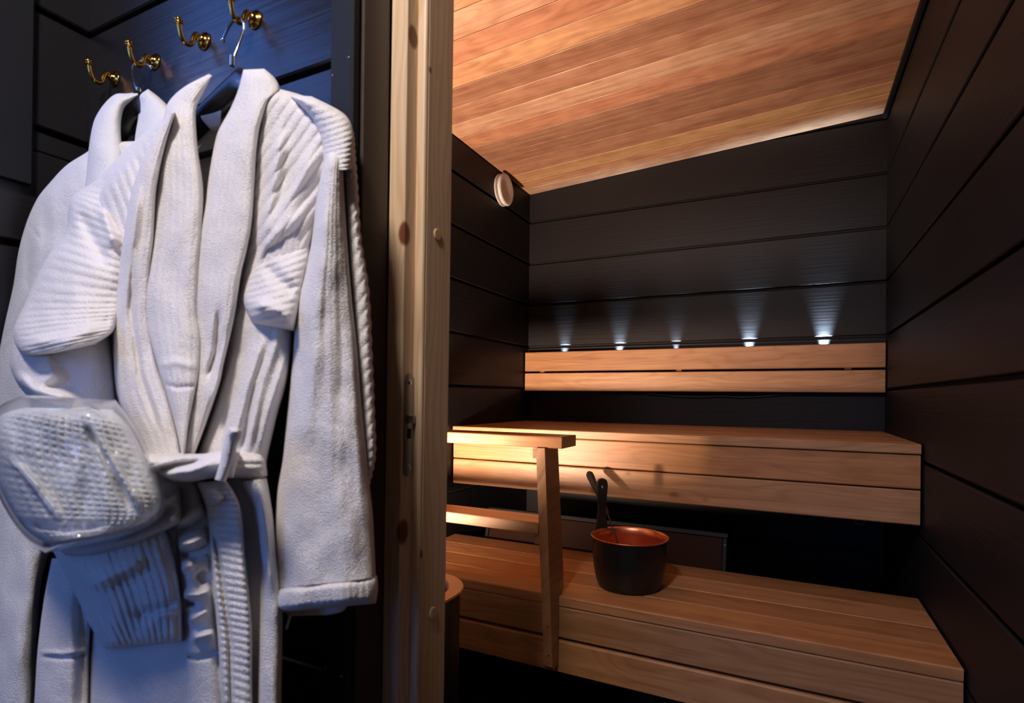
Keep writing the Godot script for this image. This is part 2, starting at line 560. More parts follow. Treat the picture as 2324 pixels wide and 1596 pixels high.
func build_door_frame() -> void:
	var d := shell("door_1")
	var lean := Basis(Vector3(0, 0, 1), -0.0035)
	var pivot := Vector3(0.6768, 1.2, 1.76)
	# left jamb: rebated pine profile (x, z), swept up; uv.x follows the profile, uv.y the height
	var prof := [Vector2(0.6365, 1.741), Vector2(0.6365, 1.8345), Vector2(0.6375, 1.8355), Vector2(0.6624, 1.8355), Vector2(0.6634, 1.8345), Vector2(0.6634, 1.8110), Vector2(0.6730, 1.8110), Vector2(0.6755, 1.8100), Vector2(0.6766, 1.8080), Vector2(0.6768, 1.8062), Vector2(0.6756, 1.8058), Vector2(0.6756, 1.8034), Vector2(0.6768, 1.8030), Vector2(0.6768, 1.7425), Vector2(0.6753, 1.7410)]
	var knots := []
	# knots (metres along profile, height, radius), read from the photograph
	for k in [[920, 530, 3, 0.0105, 0.0], [936, 85, 5, 0.010, 0.0], [884, 1207, 3, 0.011, 0.0], [1016, 165, 7, 0.0055, 0.0], [975, 160, 7, 0.003, 0.0], [1007, 627, 7, 0.0035, 0.0], [1003, 1213, 7, 0.006, 0.0], [957, 1260, 7, 0.004, 0.0]]:
		var p: Vector3
		var along := 0.0
		if k[2] == 3:
			p = px(k[0], k[1], 1.8355)
			along = plen(prof, 3) + (p.x - 0.6375)
			if k[0] == 920:
				along = plen(prof, 4)
		elif k[2] == 5:
			p = on_x(k[0], k[1], 0.6634)
			along = plen(prof, 5) - (p.z - 1.811)
		else:
			p = on_x(k[0], k[1], 0.6768)
			along = plen(prof, 13) - (p.z - 1.7425)
		knots.append(Vector3(along, p.y, k[3]))
	var m := mat(Color(1, 1, 1), 0.5)
	m.albedo_texture = pine_texture(knots)
	M.pine = m
	put(d, "jamb", sweep_up(prof, 0.0, 2.0), m, pivot - lean * pivot, lean)
	# right jamb and head, the same profile mirrored, out of the picture
	var mir := []
	for p in prof:
		mir.append(Vector2(2.0468 - p.x, p.y))
	put(d, "jamb", sweep_up(mir, 0.0, 2.0), m)
	put(d, "head", board(0.69, 0.045, 0.09, 0.002), M.pine, Vector3(1.0234, 1.975, 1.788))
	put(d, "threshold", board(0.69, 0.02, 0.09, 0.002), M.bench[3], Vector3(1.0234, 0.01, 1.788))
	put(d, "liner_board", board(2.08, 0.0525, 0.019, 0.0015), M.liner, Vector3(0.6262, 1.04, 1.8625), Basis(Vector3.UP, PI / 2) * Basis(Vector3(0, 0, 1), PI / 2))
	# strike plate in the rebate
	var sp := Node3D.new()
	sp.name = "strike_plate"
	d.add_child(sp, true)
	var pl := []
	var hw := 0.0098
	var hh := 0.0705
	for i in 9:
		var a := PI * i / 8.0
		pl.append(Vector2(cos(a) * hw, hh - hw + sin(a) * hw))
	for i in 9:
		var a := PI + PI * i / 8.0
		pl.append(Vector2(cos(a) * hw, -hh + hw + sin(a) * hw))
	var by := Basis(Vector3.UP, PI / 2)
	var c := Vector3(0.6648, 0.9305, 1.8216)
	put(sp, "plate", poly_slab(pl, 0.0013), M.steel, c, by)
	for dy in [0.058, -0.058]:
		put(sp, "screw", lathe([Vector2(0.0, 0.0012), Vector2(0.0026, 0.0011), Vector2(0.0036, 0.0)], 16), M.chrome, c + Vector3(0.0001, dy, 0), Basis(Vector3(0, 0, 1), -PI / 2))
	put(sp, "bolt_socket", box(0.0006, 0.014, 0.008), M.groove, c + Vector3(0.0003, -0.012, 0))
	put(sp, "adjuster", board(0.014, 0.012, 0.004, 0.0012), M.steel, c + Vector3(0.002, 0.008, -0.001), by)
	for y in [1.2016, 0.66]:
		put(d, "plug", lathe([Vector2(0.0, 0.0016), Vector2(0.0075, 0.0015), Vector2(0.0085, 0.0004), Vector2(0.0085, -0.001)], 24), M.pine, Vector3(0.677, y, 1.7776), Basis(Vector3(0, 0, 1), -PI / 2))

func on_x(u: float, v: float, x: float) -> Vector3:
	var d: Vector3 = look * Vector3(u - 1162.0, -(v - 798.0 - SHIFT), -FPX)
	return EYE + d * ((x - EYE.x) / d.x)

func plen(prof: Array, upto: int) -> float:
	var s := 0.0
	for i in upto - 1:
		s += prof[i].distance_to(prof[i + 1])
	return s + (prof[upto - 1].distance_to(prof[upto]) if upto > 0 else 0.0)

func sweep_up(prof: Array, y0: float, y1: float) -> ArrayMesh:
	var st := SurfaceTool.new()
	st.begin(Mesh.PRIMITIVE_TRIANGLES)
	var s := 0.0
	var cen := Vector2.ZERO
	for p in prof:
		cen += p / prof.size()
	var cw := 0.0
	for i in prof.size():
		var a: Vector2 = prof[i]
		var b: Vector2 = prof[(i + 1) % prof.size()]
		cw += a.x * b.y - b.x * a.y
	for i in prof.size():
		var a: Vector2 = prof[i]
		var b: Vector2 = prof[(i + 1) % prof.size()]
		var e := b - a
		var n2 := Vector2(e.y, -e.x).normalized() * signf(cw)
		var l := e.length()
		quad(st, [Vector3(a.x, y0, a.y), Vector3(b.x, y0, b.y), Vector3(b.x, y1, b.y), Vector3(a.x, y1, a.y)], [Vector2(s / 0.2, y0 / 2.2), Vector2((s + l) / 0.2, y0 / 2.2), Vector2((s + l) / 0.2, y1 / 2.2), Vector2(s / 0.2, y1 / 2.2)], Vector3(n2.x, 0, n2.y))
		s += l
	var idx := Geometry2D.triangulate_polygon(PackedVector2Array(prof))
	for yy in [y0, y1]:
		for i in range(0, idx.size(), 3):
			var v := []
			for k in 3:
				var p: Vector2 = prof[idx[i + k]]
				v.append(Vector3(p.x, yy, p.y))
			tri3(st, v, [Vector2.ZERO, Vector2.ZERO, Vector2.ZERO], Vector3.UP if yy == y1 else Vector3.DOWN)
	st.generate_tangents()
	return st.commit()

# ------------------------------------------------------------------ sauna furniture
func build_benches() -> void:
	var ax := Basis.IDENTITY
	var flat := Basis(Vector3.RIGHT, -PI / 2)
	# upper bench
	var ub := thing("upper_bench", Vector3(W / 2, 0.62, 0.34), "upper sauna bench of orange-brown planks with a two-plank front panel", "bench")
	var o := -ub.position
	var L := W - 0.012
	var pitch := 0.676 / 7.0
	for i in 7:
		put(ub, "seat_plank", board(L, pitch - 0.0022, 0.026, 0.002, 40 + i), M.bench[(i * 3 + 2) % 4], o + Vector3(W / 2, 0.8465, pitch * (i + 0.5)), flat)
	put(ub, "front_plank", board(L, 0.0895, 0.022, 0.003, 51), M.bench[2], o + Vector3(W / 2, 0.7865, 0.657))
	put(ub, "front_plank", board(L, 0.0905, 0.022, 0.003, 52), M.knotty, o + Vector3(W / 2, 0.6925, 0.657))
	for x in [0.105, 0.76, 1.19]:
		put(ub, "batten", board(0.17, 0.045, 0.018, 0.001, 55), M.bench[1], o + Vector3(x, 0.74, 0.6365), Basis(Vector3(0, 0, 1), PI / 2))
		put(ub, "bearer", board(0.60, 0.05, 0.04, 0.001, 56), M.bench[3], o + Vector3(x, 0.808, 0.32), Basis(Vector3.UP, PI / 2))
	# lower bench
	var lb := thing("lower_bench", Vector3(W / 2, 0.25, 0.87), "lower sauna bench of four wide planks carrying the black bucket", "bench")
	o = -lb.position
	var zs := [0.645, 0.7585, 0.866, 0.973, 1.084]
	for i in 4:
		put(lb, "seat_plank", board(L, zs[i + 1] - zs[i] - 0.0028, 0.026, 0.0025, 60 + i), M.bench[[3, 0, 1, 2][i]], o + Vector3(W / 2, 0.4395, (zs[i] + zs[i + 1]) / 2), flat)
	put(lb, "front_plank", board(L, 0.0815, 0.022, 0.004, 66), M.bench[1], o + Vector3(W / 2, 0.3845, 1.070))
	put(lb, "front_plank", board(L, 0.084, 0.022, 0.004, 67), M.bench[2], o + Vector3(W / 2, 0.2945, 1.070))
	for x in [0.10, 0.78, 1.34]:
		put(lb, "bearer", board(0.40, 0.05, 0.04, 0.001, 68), M.bench[3], o + Vector3(x, 0.401, 0.85), Basis(Vector3.UP, PI / 2))
		put(lb, "batten", board(0.17, 0.045, 0.018, 0.001, 69), M.groove, o + Vector3(x, 0.34, 1.0495), Basis(Vector3(0, 0, 1), PI / 2))
		put(lb, "leg", board(0.376, 0.045, 0.045, 0.002, 70), M.blackmetal, o + Vector3(x, 0.188, 0.85), Basis(Vector3(0, 0, 1), PI / 2))
	# backrest
	var br := thing("backrest", Vector3(W / 2, 1.0, 0.03), "two-slat wooden backrest on the back wall above the upper bench", "backrest")
	o = -br.position
	var bl := W - 0.010
	put(br, "slat", board(bl, 0.0895, 0.026, 0.003, 80), M.bench[1], o + Vector3(W / 2, 1.1380, 0.031))
	put(br, "slat", board(bl, 0.0825, 0.026, 0.003, 81), M.bench[0], o + Vector3(W / 2, 1.0430, 0.031))
	for x in [0.082, 0.71, 1.325]:
		put(br, "spacer", board(0.165, 0.022, 0.0165, 0.001, 82), M.bench[2], o + Vector3(x, 1.089, 0.0092), Basis(Vector3(0, 0, 1), PI / 2))
	# five cool-white lamps behind its top slat
	var at := [0.1878, 0.4492, 0.701, 0.9821, 1.2455]
	for i in 5:
		var who: String = ["beside the left end of the backrest", "second from the round vent's wall", "in the middle of the row", "second from the dark right wall", "beside the dark right wall"][i]
		var l := thing("backrest_light", Vector3(at[i], 1.155, 0.012), "small cool white light shining up the back wall, " + who, "light", "lights behind the backrest")
		put(l, "housing", lathe([Vector2(0.0, -0.012), Vector2(0.0045, -0.012), Vector2(0.0055, -0.010), Vector2(0.0055, 0.006), Vector2(0.0045, 0.006)], 16), M.steel)
		put(l, "lens_light", lathe([Vector2(0.0045, 0.006), Vector2(0.002, 0.0068), Vector2(0.0, 0.007)], 16), M.led)
		var s := SpotLight3D.new()
		s.name = "beam"
		s.light_color = Color(0.82, 0.93, 1.0)
		s.light_energy = LED_E * [0.3, 0.5, 0.5, 0.85, 1.4][i]
		s.spot_range = 3.0
		s.spot_attenuation = 2.0
		s.spot_angle = 24.0
		s.light_size = 0.003
		s.shadow_enabled = true
		l.add_child(s)
		s.position = Vector3(0, 0.0085, 0)
		s.basis = Basis(Vector3.RIGHT, PI / 2 - 0.27)
	var cb := tube([Vector3(0.56, 0.994, 0.014), Vector3(0.66, 0.985, 0.012), Vector3(0.78, 0.978, 0.010), Vector3(0.88, 0.984, 0.012), Vector3(0.97, 0.980, 0.011), Vector3(1.08, 0.990, 0.012), Vector3(1.16, 0.996, 0.014)], [0.0022], 8, 5)
	tag(put(self, "light_cable", cb, M.blackmetal), "thin black cable sagging below the wooden backrest", "cable")
	var lp := tube([Vector3(1.285, 0.831, 0.56), Vector3(1.29, 0.69, 0.565), Vector3(1.30, 0.63, 0.57), Vector3(1.314, 0.618, 0.57), Vector3(1.326, 0.632, 0.57), Vector3(1.328, 0.69, 0.565), Vector3(1.33, 0.831, 0.56)], [0.0035], 8, 5)
	tag(put(self, "cable_loop", lp, M.cable), "grey cable loop hanging under the right end of the upper bench", "cable")

func build_guard() -> void:
	var g := thing("heater_guard", Vector3(0.3, 0.28, 1.13), "wooden heater guard with a leaning post and two flat rails", "guard")
	var o := -g.position
	# leaning post, 28 mm wide, notched over the front of the lower bench: outline in (z, y)
	var prof := [Vector2(1.1905, 0.8465), Vector2(1.1405, 0.43), Vector2(1.1250, 0.285), Vector2(1.118, 0.277), Vector2(1.086, 0.277), Vector2(1.086, 0.4535), Vector2(1.063, 0.4535), Vector2(1.050, 0.470), Vector2(1.1035, 0.8465)]
	var pts := []
	for p in prof:
		pts.append(Vector2(-p.x, p.y))
	# poly_slab lies in x-y; turn it so that -x becomes z
	var b := Basis(Vector3(0, 0, -1), Vector3(0, 1, 0), Vector3(1, 0, 0))
	put(g, "post", poly_slab(pts, 0.0235), M.bench[1], o + Vector3(0.598, 0, 0), b)
	put(g, "rail", board(0.638, 0.100, 0.0285, 0.002, 91), M.bench[2], o + Vector3(0.321, 0.861, 1.1355), Basis(Vector3.RIGHT, -PI / 2))
	put(g, "rail", board(0.566, 0.092, 0.0285, 0.002, 92), M.bench[0], o + Vector3(0.2895, 0.6435, 1.121), Basis(Vector3.RIGHT, -PI / 2))
	put(g, "cleat", board(0.06, 0.028, 0.0165, 0.001, 93), M.bench[1], o + Vector3(0.5655, 0.8320, 1.14), Basis(Vector3.UP, PI / 2))
	put(g, "cleat", board(0.06, 0.028, 0.0165, 0.001, 93), M.bench[1], o + Vector3(0.5655, 0.6145, 1.125), Basis(Vector3.UP, PI / 2))
	for y in [0.39, 0.315]:
		put(g, "screw", lathe([Vector2(0.0, 0.0008), Vector2(0.0022, 0.0006), Vector2(0.0026, 0.0)], 12), M.blackmetal, o + Vector3(0.589, y, 1.1358 if y > 0.35 else 1.1280), Basis(Vector3.RIGHT, PI / 2))

func rounded_rect(cx: float, cz: float, hx: float, hz: float, r: float, n := 8) -> Array:
	var out := []
	for q in [[1, 1, 0.0], [-1, 1, PI / 2], [-1, -1, PI], [1, -1, PI * 1.5]]:
		for i in n + 1:
			var a: float = q[2] + PI / 2 * i / n
			out.append(Vector2(cx + q[0] * (hx - r) + cos(a) * r, cz + q[1] * (hz - r) + sin(a) * r))
	return out

# rings of equal point count joined into a closed strip surface; each ring is [outline, y]
func ring_loft(rings: Array, cap_top := false, cap_bottom := false) -> ArrayMesh:
	var st := SurfaceTool.new()
	st.begin(Mesh.PRIMITIVE_TRIANGLES)
	for i in rings.size() - 1:
		var a: Array = rings[i][0]
		var b: Array = rings[i + 1][0]
		var ya: float = rings[i][1]
		var yb: float = rings[i + 1][1]
		for j in a.size():
			var k := (j + 1) % a.size()
			var v := [Vector3(a[j].x, ya, a[j].y), Vector3(a[k].x, ya, a[k].y), Vector3(b[k].x, yb, b[k].y), Vector3(b[j].x, yb, b[j].y)]
			var n: Vector3 = (v[1] - v[0]).cross(v[3] - v[0])
			if n.length() < 1e-12:
				n = (v[2] - v[1]).cross(v[3] - v[1])
			n = n.normalized()
			quad(st, v, [Vector2.ZERO, Vector2.ZERO, Vector2.ZERO, Vector2.ZERO], -n if n.y < -0.99 else n)
	for e in [[cap_top, rings.size() - 1, Vector3.UP], [cap_bottom, 0, Vector3.DOWN]]:
		if e[0]:
			var r: Array = rings[e[1]][0]
			var y: float = rings[e[1]][1]
			var idx := Geometry2D.triangulate_polygon(PackedVector2Array(r))
			for i in range(0, idx.size(), 3):
				tri3(st, [Vector3(r[idx[i]].x, y, r[idx[i]].y), Vector3(r[idx[i + 1]].x, y, r[idx[i + 1]].y), Vector3(r[idx[i + 2]].x, y, r[idx[i + 2]].y)], [Vector2.ZERO, Vector2.ZERO, Vector2.ZERO], e[2])
	return st.commit()

func build_heater() -> void:
	var cx := 0.413
	var cz := 1.552
	var hx := 0.135
	var hz := 0.130
	var h := thing("sauna_heater", Vector3(cx, 0, cz), "black sauna heater with a flat tan metal rim beside the door frame", "heater")
	var ry := 0.585
	var f := func(g: float, r: float) -> Array: return rounded_rect(0, 0, hx + g, hz + g, r)
	put(h, "body", ring_loft([[f.call(-0.012, 0.10), 0.12], [f.call(0, 0.10), 0.125], [f.call(0, 0.10), ry - 0.006]], false, true), M.blackmetal)
	put(h, "stand", ring_loft([[f.call(-0.03, 0.08), 0.0], [f.call(-0.03, 0.08), 0.12]]), M.blackmetal)
	var rim := put(h, "rim", ring_loft([[f.call(-0.024, 0.085), ry - 0.03], [f.call(-0.021, 0.085), ry - 0.003], [f.call(-0.019, 0.086), ry], [f.call(0.006, 0.105), ry], [f.call(0.008, 0.107), ry - 0.003], [f.call(0.001, 0.10), ry - 0.008]]), M.tan)
	rim.set_meta("label", "flat tan metal rim")
	put(h, "stone_tray", ring_loft([[f.call(-0.055, 0.06), ry - 0.085], [f.call(-0.026, 0.083), ry - 0.012]], false, true), M.steel)
	var r := RandomNumberGenerator.new()
	r.seed = 4
	for i in 16:
		var s := SphereMesh.new()
		s.radius = 0.5
		s.height = 1.0
		s.radial_segments = 10
		s.rings = 6
		var gx := (i % 4 - 1.5) * 0.050 + r.randf_range(-0.006, 0.006)
		var gz := (int(i / 4.0) - 1.5) * 0.043 + r.randf_range(-0.005, 0.005)
		put(h, "stone", s, M.stone, Vector3(gx, ry - 0.062 + r.randf_range(-0.004, 0.006), gz), Basis(Vector3.UP, r.randf() * TAU) * Basis.from_scale(Vector3(0.050, 0.036, 0.044)))

func build_panel() -> void:
	# black framed brown glass panel reclining behind the lower bench
	var p := thing("radiant_panel", Vector3(0.53, 0.39, 0.60), "dark brown glass panel in a black frame behind the lower bench", "panel")
	var tilt := Basis(Vector3.RIGHT, -0.30)
	var c := Vector3(0, 0.055, 0)
	var l := 0.86
	put(p, "glass_plate", board(l - 0.02, 0.185, 0.006, 0.001), M.darkglass, tilt * Vector3(0, 0.055, 0.001), tilt)
	put(p, "frame_rail", board(l, 0.018, 0.016, 0.003), M.frameblack, tilt * Vector3(0, 0.155, 0), tilt)
	put(p, "frame_rail", board(l, 0.018, 0.016, 0.003), M.frameblack, tilt * Vector3(0, -0.045, 0), tilt)
	for s in [-1.0, 1.0]:
		put(p, "frame_stile", board(0.182, 0.016, 0.018, 0.003), M.frameblack, tilt * Vector3(s * (l / 2 - 0.008), 0.055, 0), tilt * Basis(Vector3(0, 0, 1), PI / 2))
		for y in [0.02, 0.125]:
			put(p, "screw", lathe([Vector2(0.0, 0.0012), Vector2(0.002, 0.001), Vector2(0.003, 0.0)], 12), M.chrome, tilt * Vector3(s * (l / 2 - 0.008), y, 0.009), tilt * Basis(Vector3.RIGHT, PI / 2))
	for s in [-0.3, 0.3]:
		put(p, "foot", board(0.42, 0.03, 0.02, 0.002), M.frameblack, Vector3(s, -0.235, 0.0), Basis(Vector3(0, 0, 1), PI / 2))

func build_bucket() -> void:
	var b := thing("sauna_bucket", Vector3(0.737, 0.4527, 0.912), "black sauna bucket with a copper inside on the lower bench", "bucket")
	b.scale = Vector3.ONE
	var out := []
	for q in [[0.0, 0.0], [0.078, 0.0], [0.083, 0.002], [0.088, 0.012], [0.094, 0.035], [0.0985, 0.065], [0.1, 0.095], [0.1, 0.12], [0.1005, 0.1345]]:
		out.append(Vector2(q[0], q[1]))
	put(b, "body", smooth_lathe(out, 64), M.bucket)
	var inn := []
	for q in [[0.1006, 0.1330], [0.1052, 0.1362], [0.1058, 0.1378], [0.1045, 0.1388], [0.0975, 0.1350], [0.0965, 0.12], [0.0965, 0.09], [0.094, 0.06], [0.089, 0.03], [0.083, 0.008], [0.0, 0.006]]:
		inn.append(Vector2(q[0], q[1]))
	put(b, "copper_lining", smooth_lathe(inn, 64), M.copper).set_meta("label", "polished copper inside of the bucket")
	# upright handle with a hole, on the far left of the rim
	var t := -2.62
	var rad := Vector3(cos(t), 0, sin(t))
	var pts := []
	for q in [[0.0170, -0.030], [0.0172, 0.0], [0.0150, 0.022], [0.0112, 0.045], [0.0108, 0.065], [0.0128, 0.085], [0.0152, 0.105], [0.0158, 0.120]]:
		pts.append(Vector2(q[0], q[1] * 1.12))
	for i in range(1, 8):
		var a := PI * i / 8.0
		pts.append(Vector2(cos(a) * 0.0158, 0.1365 + sin(a) * 0.0165))
	for i in range(7, -1, -1):
		pts.append(Vector2(-pts[i].x, pts[i].y))
	var face := Vector3(-0.62, 0, -0.78)
	var hb := Basis(Vector3.UP.cross(face), Vector3.UP, face)
	var hc := CSGCombiner3D.new()
	hc.name = "handle"
	b.add_child(hc, true)
	var body := CSGPolygon3D.new()
	body.polygon = PackedVector2Array(pts)
	body.depth = 0.011
	body.material = M.handle
	hc.add_child(body)
	var hole := CSGCylinder3D.new()
	hole.radius = 0.0042
	hole.height = 0.05
	hole.sides = 20
	hole.operation = CSGShape3D.OPERATION_SUBTRACTION
	hole.position = Vector3(0, 0.128, -0.005)
	hole.rotation = Vector3(PI / 2, 0, 0)
	hole.material = M.handle
	hc.add_child(hole)
	hc.transform = Transform3D(hb, rad * 0.1150 + Vector3.UP * 0.130)
	# ladle leaning in the bucket
	var top := px(1336.0, 1072.0, 0.735)
	var lip := px(1383.0, 1175.0, 0.818)
	var low := px(1402.0, 1240.0, 0.868)
	var dirv := (low - top).normalized()
	var endp := low + dirv * 0.055
	var l := thing("ladle", Vector3(0.737, 0.46, 0.912), "black ladle leaning out of the copper-lined bucket", "ladle")
	var o := -l.position
	var g0 := top
	var g1 := top.lerp(lip, 0.93)
	put(l, "grip", tube([o + g0 - dirv * -0.0, o + g0.lerp(g1, 0.05), o + g0.lerp(g1, 0.12), o + g0.lerp(g1, 0.35), o + g0.lerp(g1, 0.65), o + g0.lerp(g1, 0.95), o + g1], [0.006, 0.0116, 0.0122, 0.0096, 0.0076, 0.0066, 0.005], 16, 5), M.handle)
	put(l, "rod", tube([o + g1, o + g1.lerp(endp, 0.5), o + endp], [0.0028], 10, 2), M.blackmetal)
	put(l, "cup", smooth_lathe([Vector2(0.0, -0.022), Vector2(0.018, -0.020), Vector2(0.026, -0.010), Vector2(0.029, 0.004), Vector2(0.0275, 0.004), Vector2(0.024, -0.009), Vector2(0.017, -0.0185), Vector2(0.0, -0.020)], 28), M.blackmetal, o + endp + dirv * 0.018 + Vector3(0, 0.006, 0), Basis(Vector3(0, 0, 1), 0.3))

func smooth_lathe(prof: Array, n := 48) -> ArrayMesh:
	var arr := []
	arr.resize(Mesh.ARRAY_MAX)
	var vs := PackedVector3Array()
	var ns := PackedVector3Array()
	var ix := PackedInt32Array()
	var m := prof.size()
	for i in m:
		var e: Vector2 = prof[min(i + 1, m - 1)] - prof[max(i - 1, 0)]
		var nn := Vector2(e.y, -e.x).normalized()
		for j in n:
			var t := TAU * j / n
			vs.append(Vector3(cos(t) * prof[i].x, prof[i].y, sin(t) * prof[i].x))
			ns.append(Vector3(cos(t) * nn.x, nn.y, sin(t) * nn.x))
	for i in m - 1:
		for j in n:
			var k := (j + 1) % n
			var a := i * n + j
			var b := i * n + k
			var c := (i + 1) * n + k
			var d := (i + 1) * n + j
			ix.append_array([a, c, b, a, d, c])
	arr[Mesh.ARRAY_VERTEX] = vs
	arr[Mesh.ARRAY_NORMAL] = ns
	arr[Mesh.ARRAY_INDEX] = rewind(vs, ns, ix)
	var am := ArrayMesh.new()
	am.add_surface_from_arrays(Mesh.PRIMITIVE_TRIANGLES, arr)
	return am

func build_vent() -> void:
	var v := thing("air_vent", Vector3(0.0, 1.868, 0.298), "round white air vent disc high on the dark left wall", "vent")
	var b := Basis(Vector3(0, 0, 1), -PI / 2)
	put(v, "collar", smooth_lathe([Vector2(0.05, 0.0), Vector2(0.066, 0.0), Vector2(0.068, 0.002), Vector2(0.066, 0.005), Vector2(0.05, 0.006)], 40), M.white, Vector3.ZERO, b)
	put(v, "stem", smooth_lathe([Vector2(0.03, 0.004), Vector2(0.03, 0.018)], 24), M.white, Vector3.ZERO, b)
	put(v, "disc", smooth_lathe([Vector2(0.0, 0.012), Vector2(0.058, 0.012), Vector2(0.066, 0.015), Vector2(0.068, 0.021), Vector2(0.066, 0.027), Vector2(0.058, 0.0295), Vector2(0.045, 0.027), Vector2(0.0, 0.026)], 48), M.white, Vector3.ZERO, b)

func build_lamps() -> void:
	# wall lamp low on the sauna side of the partition, hidden by the door frame: it lights the whole sauna
	var at := Vector3(0.125, 0.592, 1.682)
	var l := thing("sauna_lamp", Vector3(0.125, 0.592, ZI), "round opal wall lamp inside the sauna behind the door frame", "lamp")
	put(l, "base", smooth_lathe([Vector2(0.0, 0.0), Vector2(0.062, 0.0), Vector2(0.064, 0.004), Vector2(0.06, 0.014), Vector2(0.0, 0.014)], 36), M.blackmetal, Vector3.ZERO, Basis(Vector3.RIGHT, -PI / 2))
	var aim := Vector3(-0.30, 0.72, -0.63).normalized()
	var ab := Basis(Quaternion(Vector3.UP, aim))
	put(l, "lamp_shade", smooth_lathe([Vector2(0.0, -0.052), Vector2(0.030, -0.050), Vector2(0.046, -0.035), Vector2(0.053, -0.010), Vector2(0.055, 0.012), Vector2(0.0535, 0.012), Vector2(0.0515, -0.010), Vector2(0.0, -0.02)], 36), M.blackmetal, at - l.position, ab)
	put(l, "lamp_lens", smooth_lathe([Vector2(0.0515, 0.002), Vector2(0.03, 0.009), Vector2(0.0, 0.012)], 32), M.opal, at - l.position, ab)
	var o := SpotLight3D.new()
	o.name = "bulb"
	o.light_color = SAUNA_C
	o.light_energy = SAUNA_E
	o.light_size = 0.032
	o.spot_angle = 73.0
	o.spot_angle_attenuation = 0.8
	o.spot_range = 8.0
	o.spot_attenuation = 2.0
	o.shadow_enabled = true
	l.add_child(o)
	o.position = at - l.position + aim * 0.034
	o.basis = Basis.looking_at(aim)
	# downlight in the ceiling of the robe room
	var d := thing("ceiling_light", DOWN_AT + Vector3(0, 0.012, 0), "round ceiling light in the robe room above the robes", "light")
	put(d, "bezel", smooth_lathe([Vector2(0.034, 0.008), Vector2(0.034, -0.006), Vector2(0.042, -0.008), Vector2(0.05, -0.004), Vector2(0.05, 0.008)], 36), M.white)
	put(d, "lens_light", smooth_lathe([Vector2(0.0, -0.003), Vector2(0.034, -0.003)], 28), M.down)
	var e := OmniLight3D.new()
	e.name = "lamp"
	e.light_color = DOWN_C
	e.light_energy = DOWN_E
	e.light_size = 0.10
	e.omni_range = 8.0
	e.omni_attenuation = 2.0
	e.shadow_enabled = true
	d.add_child(e)
	e.position = Vector3(0, -0.045, 0)

# ------------------------------------------------------------------ robes
func catmull(p: Array, t: float) -> Vector2:
	var m := p.size() - 1
	var f := clampf(t, 0.0, 1.0) * m
	var i := mini(int(f), m - 1)
	var p0: Vector2 = p[maxi(i - 1, 0)]
	var p1: Vector2 = p[i]
	var p2: Vector2 = p[i + 1]
	var p3: Vector2 = p[mini(i + 2, m)]
	return p1.cubic_interpolate(p2, p0, p3, f - i)

func vecs(a: Array) -> Array:
	var out := []
	for i in range(0, a.size(), 2):
		out.append(Vector2(a[i], a[i + 1]))
	return out

func crease(c: Array, p: Vector2) -> float:
	# c = [height in m, half-width in px, x0, y0, x1, y1, ...]
	var best := 1e9
	var q := 0.0
	var n := (c.size() - 2) / 2
	var wd: float = c[1]
	for i in n - 1:
		var a := Vector2(c[2 + i * 2], c[3 + i * 2])
		var b := Vector2(c[4 + i * 2], c[5 + i * 2])
		var e := b - a
		var t := clampf((p - a).dot(e) / maxf(e.length_squared(), 0.001), 0.0, 1.0)
		var d := p.distance_squared_to(a + e * t)
		if d < best:
			best = d
			q = (i + t) / (n - 1)
	if best > wd * wd * 6.0:
		return 0.0
	var fade := minf(1.0, minf(q, 1.0 - q) * 5.0 + 0.15)
	return c[0] * exp(-best / (wd * wd)) * fade

